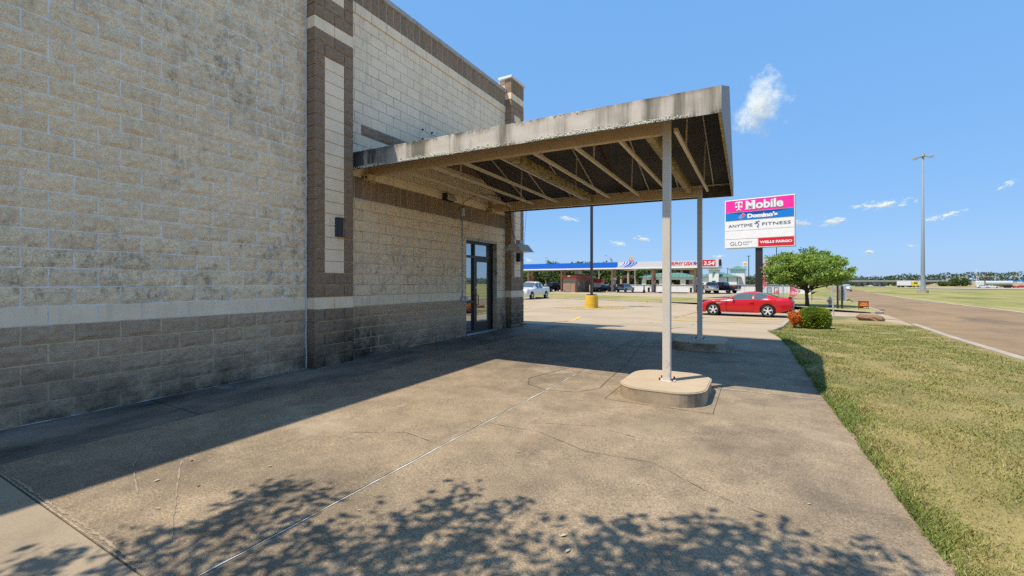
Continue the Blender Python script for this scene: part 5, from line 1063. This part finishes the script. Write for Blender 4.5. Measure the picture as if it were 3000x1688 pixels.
# high mast light
hm = G(2703.7, 857); t = thing('high_mast_light', 'very tall grey highway mast light with a ring of lamps', 'light mast', hm); hh_ = (857 - 456) / F * depth(hm); MG = plain('mast_grey', (.22, .26, .30), .6)
MB().lathe([(.8, -.2), (.8, .45)], 20).build('footing', KERB, t); MB().lathe([(.40, .45), (.38, .5), (.31, 4), (.12, hh_)], 14).build('shaft', MG, t, smooth=True); MB().lathe([(.3, hh_ - .3), (.3, hh_ + .1), (.1, hh_ + .6)], 10).build('head', MG, t)
for k in range(6):
    a_ = k * math.pi / 3 + .25; c0, s0 = math.cos(a_), math.sin(a_); MB().tube([(0, 0, hh_ - .2), (1.0 * c0, 1.0 * s0, hh_ - .3)], .05, 5).build('arm', MG, t); MB().bbox(-.36, .36, -.2, .2, -.1, .1, .05).xf(Matrix.Translation((1.3 * c0, 1.3 * s0, hh_ - .32)) @ Matrix.Rotation(a_, 4, 'Z')).build('lamp', GALV, t)
E_ = lambda x, y: (2450 + x / 4.684, 780 + y / 4.684)
# highway and frontage lanes
near = [G(*E_(x, y)) for x, y in ((300, 283), (700, 292), (1170, 306), (1900, 315), (2576, 323), (2900, 327))]; farr = [G(*E_(x, y)) for x, y in ((2900, 306), (2576, 304), (1900, 300), (1170, 293), (700, 284), (300, 279))]
sheet('highway', [(p.x, p.y) for p in near + farr], HWY, .05, 40., kind='structure')
# embankment carrying the cross road up to the bridge
emb = MB(); N_ = 26
for i in range(N_ + 1):
    x = 1200 + (3400 - 1200) * i / N_; yt_ = 212 if x > 1450 else 212 + (1450 - x) * .26; bot = AT(*E_(x, 296), 330); b0 = Vector((bot.x, bot.y, zt(bot.x, bot.y) - .3)); tp = AT(*E_(x, yt_), 455); bk2 = AT(*E_(x, yt_), 520); bk2.z = tp.z
    mid_e = b0.lerp(tp, .55) + Vector((0, 0, .25)); emb.v += [tuple(b0), tuple(mid_e), tuple(tp), tuple(bk2)]
for i in range(N_):
    for k in range(3): emb.f.append((i * 4 + k, i * 4 + 4 + k, i * 4 + 5 + k, i * 4 + 1 + k))
emb.build('embankment', DRYG, smooth=True, kind='structure')
br = thing('highway_bridge', 'long low grey highway bridge on piers under the treeline', 'bridge', (0, 0, 0)); BRC = plain('bridge_concrete', (.48, .48, .47), .8); BRD = plain('bridge_girder', (.30, .29, .27), .8)
pA, pB = AT(2462, 824, 480), AT(2762, 824, 480); dv = (pB - pA).normalized(); bn = Vector((-dv.y, dv.x, 0)); zt1 = AT(2600, 821.6, 480).z; zb1 = AT(2600, 828, 480).z
MB().bar(Vector((pA.x, pA.y, (zt1 + zb1) / 2 + .55)), Vector((pB.x, pB.y, (zt1 + zb1) / 2 + .55)), 12, (zt1 - zb1) * .55).build('deck', BRC, br); MB().bar(Vector((pA.x, pA.y, zb1 + .45)), Vector((pB.x, pB.y, zb1 + .45)), 9, (zt1 - zb1) * .4).build('girder', BRD, br)
for x in (290, 635): 
    q = AT(*E_(x, 250), 482); MB().box(q.x - 1.6, q.x + 1.6, q.y - 4, q.y + 4, -4, zb1 + .3).build('pier', BRD, br)
def truck(u, v, head, label, cabm, boxm, name='semi_truck', L=15.):
    q = G(u, v); t = thing(name, label, 'truck', q, R(head), 'trucks on the highway')
    MB().bbox(-L / 2, L / 2 - 3.4, -1.28, 1.28, 1.15, 4.05, .06).build('trailer', boxm, t); MB().bbox(L / 2 - 3.1, L / 2 - 1.3, -1.2, 1.2, .8, 3.9, .25).build('sleeper_cab', cabm, t); MB().bbox(L / 2 - 1.3, L / 2, -1.0, 1.0, .75, 2.0, .2).build('bonnet', cabm, t)
    MB().box(L / 2 - 1.35, L / 2 - 1.25, -1.05, 1.05, 2.1, 3.0).build('windscreen', CARGL, t); MB().box(-L / 2 + .5, L / 2 - .6, -.9, .9, .7, 1.1).build('chassis', BLACK, t)
    for x in (-L / 2 + 1, -L / 2 + 2.2, L / 2 - 4.2, L / 2 - 1.0):
        for y in (-1.1, 1.1): MB().tube([(x, y - .15, .5), (x, y + .15, .5)], .5, 12).build('wheel', RUBBER, t)
YT = plain('truck_yellow', (.62, .47, .03), .4); TW = plain('trailer_white', (.62, .62, .62), .5)
truck(2660, 842.3, -68, 'yellow cab semi truck with pale trailer on the highway before the mast', YT, TW); truck(2684, 841.4, -68, 'pale semi trailer truck just behind the mast shaft', TW, TW); truck(2528, 839.6, -75, 'white box truck under the left end of the bridge', TW, TW, L=9.); truck(2571, 839.6, -75, 'white box truck under the middle of the bridge', TW, TW, L=9.)
q = G(2915, 843.5); tk = thing('tank_trailer_truck', 'white truck pulling a silver tank trailer at the right of the highway', 'truck', q, R(174), 'trucks on the highway'); MB().tube([(-6, 0, 2.4), (3.5, 0, 2.4)], 1.25, 14).build('tank', GALV, tk); MB().bbox(4, 7.2, -1.2, 1.2, .8, 3.6, .25).build('cab', TW, tk); MB().box(-6, 7, -.9, .9, .6, 1.1).build('chassis', BLACK, tk)
for k in range(5): MB().tube([(-5.5 + k * 2.2, -1.26, 2.4), (-5.45 + k * 2.2, -1.26, 2.4)], 1.3, 14).build('tank_band', BLACK, tk)
for x in (-5, -3.8, 2.6, 6):
    for y in (-1.1, 1.1): MB().tube([(x, y - .15, .5), (x, y + .15, .5)], .5, 12).build('wheel', RUBBER, tk)
# shrubs on the embankment, signs and signals
for x, y, wpx, hpx, lb in ((1463, 272, 72, 52, 'smallest shrub on the dry embankment slope'), (1627, 283, 130, 105, 'left of the two big round shrubs on the embankment'), (1755, 278, 118, 98, 'right of the two big round shrubs on the embankment')):
    Z = 350.; q = AT(*E_(x, y), Z); k = Z / F / 4.684; r_ = wpx * k / 2 / 1.25; hgt = hpx * k; tree('embankment_shrub', lb, (q.x, q.y, q.z), hgt, (r_, r_, hgt * .5), 1500, .9, LEAFD, 30, .9, .25, .8, 60 + x, 'shrubs on the embankment', 4, cz=hgt * .55)
SB = plain('guide_sign_blue', (.02, .17, .50), .5)
for x0, x1, y0, y1, lb in ((1822, 1870, 150, 190, 'single high blue guide sign on the embankment'), (2355, 2425, 188, 232, 'left of the two wide blue guide signs at the right edge'), (2465, 2550, 193, 244, 'right of the two wide blue guide signs at the right edge'), (1507, 1558, 168, 208, 'plain grey sign back on the embankment top')):
    Z = 430.; a_, b_ = AT(*E_(x0, y1), Z), AT(*E_(x1, y0), Z); t = thing('guide_sign', lb, 'road sign', (a_.x, a_.y, a_.z - 1.5), 0, 'highway guide signs'); wd = (x1 - x0) / 4.684 / F * Z / 1.2; hg = b_.z - a_.z
    pm_ = SB if 'blue' in lb else GALV; MB().bbox(0, wd, -.05, .05, 1.5, 1.5 + hg, .01).build('panel', pm_, t)
    for f in (.2, .8): MB().tube([(wd * f, .12, -2.5), (wd * f, .12, 1.5 + hg * .9)], .1, 6).build('post', GALV, t)
    if pm_ is SB:
        for k in (0, 1): MB().box(wd * (.12 + .4 * k), wd * (.45 + .4 * k), -.07, -.051, 1.5 + hg * .25, 1.5 + hg * .62).build('white_plaque', PWH, t)
for x, yb, yt_, arm, lb in ((1687, 205, 112, 90, 'traffic signal pole with short mast arm above the round shrubs'), (2180, 200, 102, -230, 'traffic signal pole with long mast arm and red signals'), (2514, 195, 92, -95, 'traffic signal pole with mast arm at the right edge')):
    Z = 440.; a_, b_ = AT(*E_(x, yb), Z), AT(*E_(x, yt_), Z); t = thing('signal_pole', lb, 'traffic signal', (a_.x, a_.y, a_.z), 0, 'traffic signals'); h = b_.z - a_.z; L_ = arm / 4.684 / F * Z / 1.2
    MB().tube([(0, 0, -3), (0, 0, h)], .28, 7).build('pole', GALV, t); MB().tube([(0, 0, h * .55), (L_, 0, h * .58)], .2, 6).build('mast_arm', GALV, t)
    for f in (.45, .95): MB().bbox(L_ * f - .35, L_ * f + .35, -.3, .3, h * .58 - 1.1, h * .58 + .3, .05).build('signal_head', SR if arm < -100 else GOLD, t)
q = AT(*E_(1930, 210), 430); t = thing('flag_pole', 'thin white pole standing on the embankment skyline', 'pole', q); h = AT(*E_(1930, 50), 430).z - q.z; MB().tube([(0, 0, -3), (0, 0, h)], [.25, .12], 6).build('shaft', PWH, t); MB().bbox(-.6, .6, -.1, .1, h, h + .3, .03).build('lamp_arm', PWH, t)
q = AT(*E_(744, 262), 420); t = thing('warning_sign', 'small yellow diamond warning sign under the bridge', 'road sign', (q.x, q.y, q.z - 2)); MB().add([(-.9, 0, 2), (0, 0, 1.1), (.9, 0, 2), (0, 0, 2.9)], [(0, 1, 2, 3)]).build('diamond', GOLD, t); MB().tube([(0, .06, -1.5), (0, .06, 2.5)], .06, 5).build('post', GALV, t)
# woodland on the horizon
def wood():
    r = np.random.default_rng(21); pts = []; az = np.radians(np.arange(-62, 100, .62))
    for a_ in az:
        for lay in range(2):
            d = (r.uniform(560, 640) + lay * 70) / max(.55, math.cos(a_)); A_ = a_ + r.normal() * .004; x, y = d * math.sin(A_ - TH), d * math.cos(A_ - TH)
            hgt = (8.5 + 3.5 * r.random() + 2.2 * math.sin(a_ * 17) + 2 * (a_ > .72)) + lay * 1.5; rx = r.uniform(5, 10) * (1 + .4 * (a_ > .5)); n = 230; hgt *= 1 + .25 * (a_ > .5)
            c = r.normal(size=(n, 3)); c /= np.linalg.norm(c, axis=1)[:, None]; c *= (.86 + .15 * r.random(n))[:, None]
            pts.append(np.array([x, y, -3.3]) + np.stack([c[:, 0] * rx, c[:, 1] * rx, hgt * .5 + c[:, 2] * hgt * .5], 1))
    P = np.concatenate(pts); quads('woodland', leaves(P, 1.7, seed=5, asp=.5), FAR, kind='stuff', label='dark green woodland along the whole horizon', category='woodland')
wood()
# ------------------------------------------------------------------ people at the pumps
def person(u, v, facing, label, shirt, pants, cap=None):
    q = G(u, v); t = thing('person', label, 'person', q, R(facing))
    V = [(0, 0, .95), (0, 0, 1.2), (0, 0, 1.42), (0, .02, 1.52), (0, .03, 1.66), (0, .02, 1.74), (.19, 0, 1.40), (.25, .08, 1.14), (.20, .30, 1.06), (-.19, 0, 1.40), (-.25, .06, 1.14), (-.22, .24, .98), (.10, 0, .88), (.11, .03, .48), (.12, 0, .07), (.13, .14, .03), (-.10, 0, .88), (-.12, .05, .48), (-.13, -.03, .07), (-.14, .11, .03), (.2, .38, 1.06), (-.22, .32, .97)]
    E2 = [(0, 1), (1, 2), (2, 3), (3, 4), (4, 5), (2, 6), (6, 7), (7, 8), (8, 20), (2, 9), (9, 10), (10, 11), (11, 21), (0, 12), (12, 13), (13, 14), (14, 15), (0, 16), (16, 17), (17, 18), (18, 19)]
    Rd = [.16, .15, .17, .06, .10, .085, .075, .055, .042, .075, .055, .042, .10, .075, .05, .045, .10, .075, .05, .045, .035, .035]
    me = bpy.data.meshes.new('body'); me.from_pydata(V, E2, []); o = obj('body', me, None, t); sk = o.modifiers.new('skin', 'SKIN'); me.skin_vertices[0]
    for i, x in enumerate(me.skin_vertices[0].data): x.radius = (Rd[i], Rd[i] * .85); x.use_root = i == 0
    o.modifiers.new('sub', 'SUBSURF').levels = 1
    ev = o.evaluated_get(bpy.context.evaluated_depsgraph_get()); m2 = bpy.data.meshes.new_from_object(ev); o.modifiers.clear(); o.data = m2; m2.materials.clear()
    for m in (shirt, pants, plain('skin_tone', (.30, .17, .11), .6), BLACK): m2.materials.append(m)
    for p in m2.polygons:
        c = p.center; p.use_smooth = True; p.material_index = 2 if c.z > 1.49 or (abs(c.y) > .22 and c.z > .9) else 0 if c.z > .93 else 3 if c.z < .09 else 1
    MB().lathe([(.115, 1.66), (.118, 1.72), (.09, 1.80), (.02, 1.83)], 12, (0, .015, 0)).build('hair', cap or INK, t, smooth=True)
person(1786.5, 856.5, 200, 'person in a blue shirt and grey trousers standing at the fuel pump', plain('blue_shirt', (.08, .15, .36), .8), plain('grey_trousers', (.10, .11, .14), .8))
person(2060, 862.5, 100, 'person in dark top and blue jeans beside the silver pickup', plain('dark_top', (.03, .035, .05), .8), plain('blue_jeans', (.03, .07, .18), .8))

# ------------------------------------------------------------------ clouds: small bodies of vapour far above the plain
def cloudmat(seed, dens, asp):
    m = bpy.data.materials.new('cloud_vapour'); m.use_nodes = True; nt = m.node_tree; N = nt.nodes; L = nt.links; N.remove(N['Principled BSDF']); out = N['Material Output']
    tc = N.new('ShaderNodeTexCoord'); ln = N.new('ShaderNodeVectorMath'); ln.operation = 'LENGTH'; L.new(tc.outputs['Object'], ln.inputs[0])
    sc = N.new('ShaderNodeVectorMath'); sc.operation = 'MULTIPLY_ADD'; L.new(tc.outputs['Object'], sc.inputs[0]); sc.inputs[1].default_value = (asp, 1, 1); sc.inputs[2].default_value = (seed * 3.7, seed * 1.3, 0)
    n = N.new('ShaderNodeTexNoise'); n.inputs['Scale'].default_value = 1.5; n.inputs['Detail'].default_value = 9; n.inputs['Roughness'].default_value = .68; L.new(sc.outputs[0], n.inputs['Vector'])
    a = N.new('ShaderNodeMath'); a.operation = 'MULTIPLY_ADD'; L.new(n.outputs['Fac'], a.inputs[0]); a.inputs[1].default_value = 4.6; a.inputs[2].default_value = -1.85
    b = N.new('ShaderNodeMath'); b.operation = 'SUBTRACT'; L.new(a.outputs[0], b.inputs[0]); L.new(ln.outputs['Value'], b.inputs[1])
    c = N.new('ShaderNodeMapRange'); c.inputs[1].default_value = 0; c.inputs[2].default_value = 1.1; c.inputs[3].default_value = 0; c.inputs[4].default_value = dens; L.new(b.outputs[0], c.inputs[0])
    v = N.new('ShaderNodeVolumePrincipled'); v.inputs['Color'].default_value = (.98, .98, .98, 1); v.inputs['Anisotropy'].default_value = 0.; L.new(c.outputs[0], v.inputs['Density']); L.new(v.outputs[0], out.inputs['Volume']); return m
ico = bmesh.new(); bmesh.ops.create_icosphere(ico, subdivisions=3, radius=1.)
CL = [(2220, 300, 96, 84, 20, 'large ragged white cloud right of the canopy corner'), (2585, 600, 80, 14, 2, 'long flat white cloud left of the mast light'), (2440, 648, 48, 14, 6, 'puffy white cloud low beside the tenant sign'), (2345, 652, 34, 12, 3, 'white cloud touching the right edge of the tenant sign'), (2768, 632, 58, 11, 12, 'thin slanted cloud right of the mast light'), (1668, 642, 30, 9, -8, 'small cloud framed under the canopy'), (1810, 714, 28, 8, -6, 'left small cloud above the station stripes'), (1882, 700, 30, 8, -10, 'right small cloud above the station stripes'), (2105, 752, 20, 6, 0, 'small cloud over the price sign'), (2546, 738, 17, 7, 8, 'tiny cloud low left of the mast'), (2672, 720, 14, 5, 0, 'tiny cloud close left of the mast shaft'), (2950, 541, 26, 10, 25, 'wispy cloud near the right edge'), (1548, 764, 14, 8, 0, 'small cloud low beside the far pilaster')]
for i, (u, v, rx, rz_, rot, lb) in enumerate(CL):
    Z = 2600.; p = AT(u, v, Z); k = Z / F; me = bpy.data.meshes.new('cloud'); ico.to_mesh(me); o = obj('cloud', me, cloudmat(i + 1, (5.0 if i == 0 else 6.) / (rz_ * k), max(1., rx / rz_ * .45)), None, False, p, label=lb, category='cloud', group='small fair weather clouds')
    az = math.atan2(-p.x, p.y); o.scale = (rx * k * 1.25 / (1.12 if u > 1900 else 1), rz_ * k * 1.3, rz_ * k * 1.3); o.rotation_euler = (0, R(-rot), az)
ico.free()
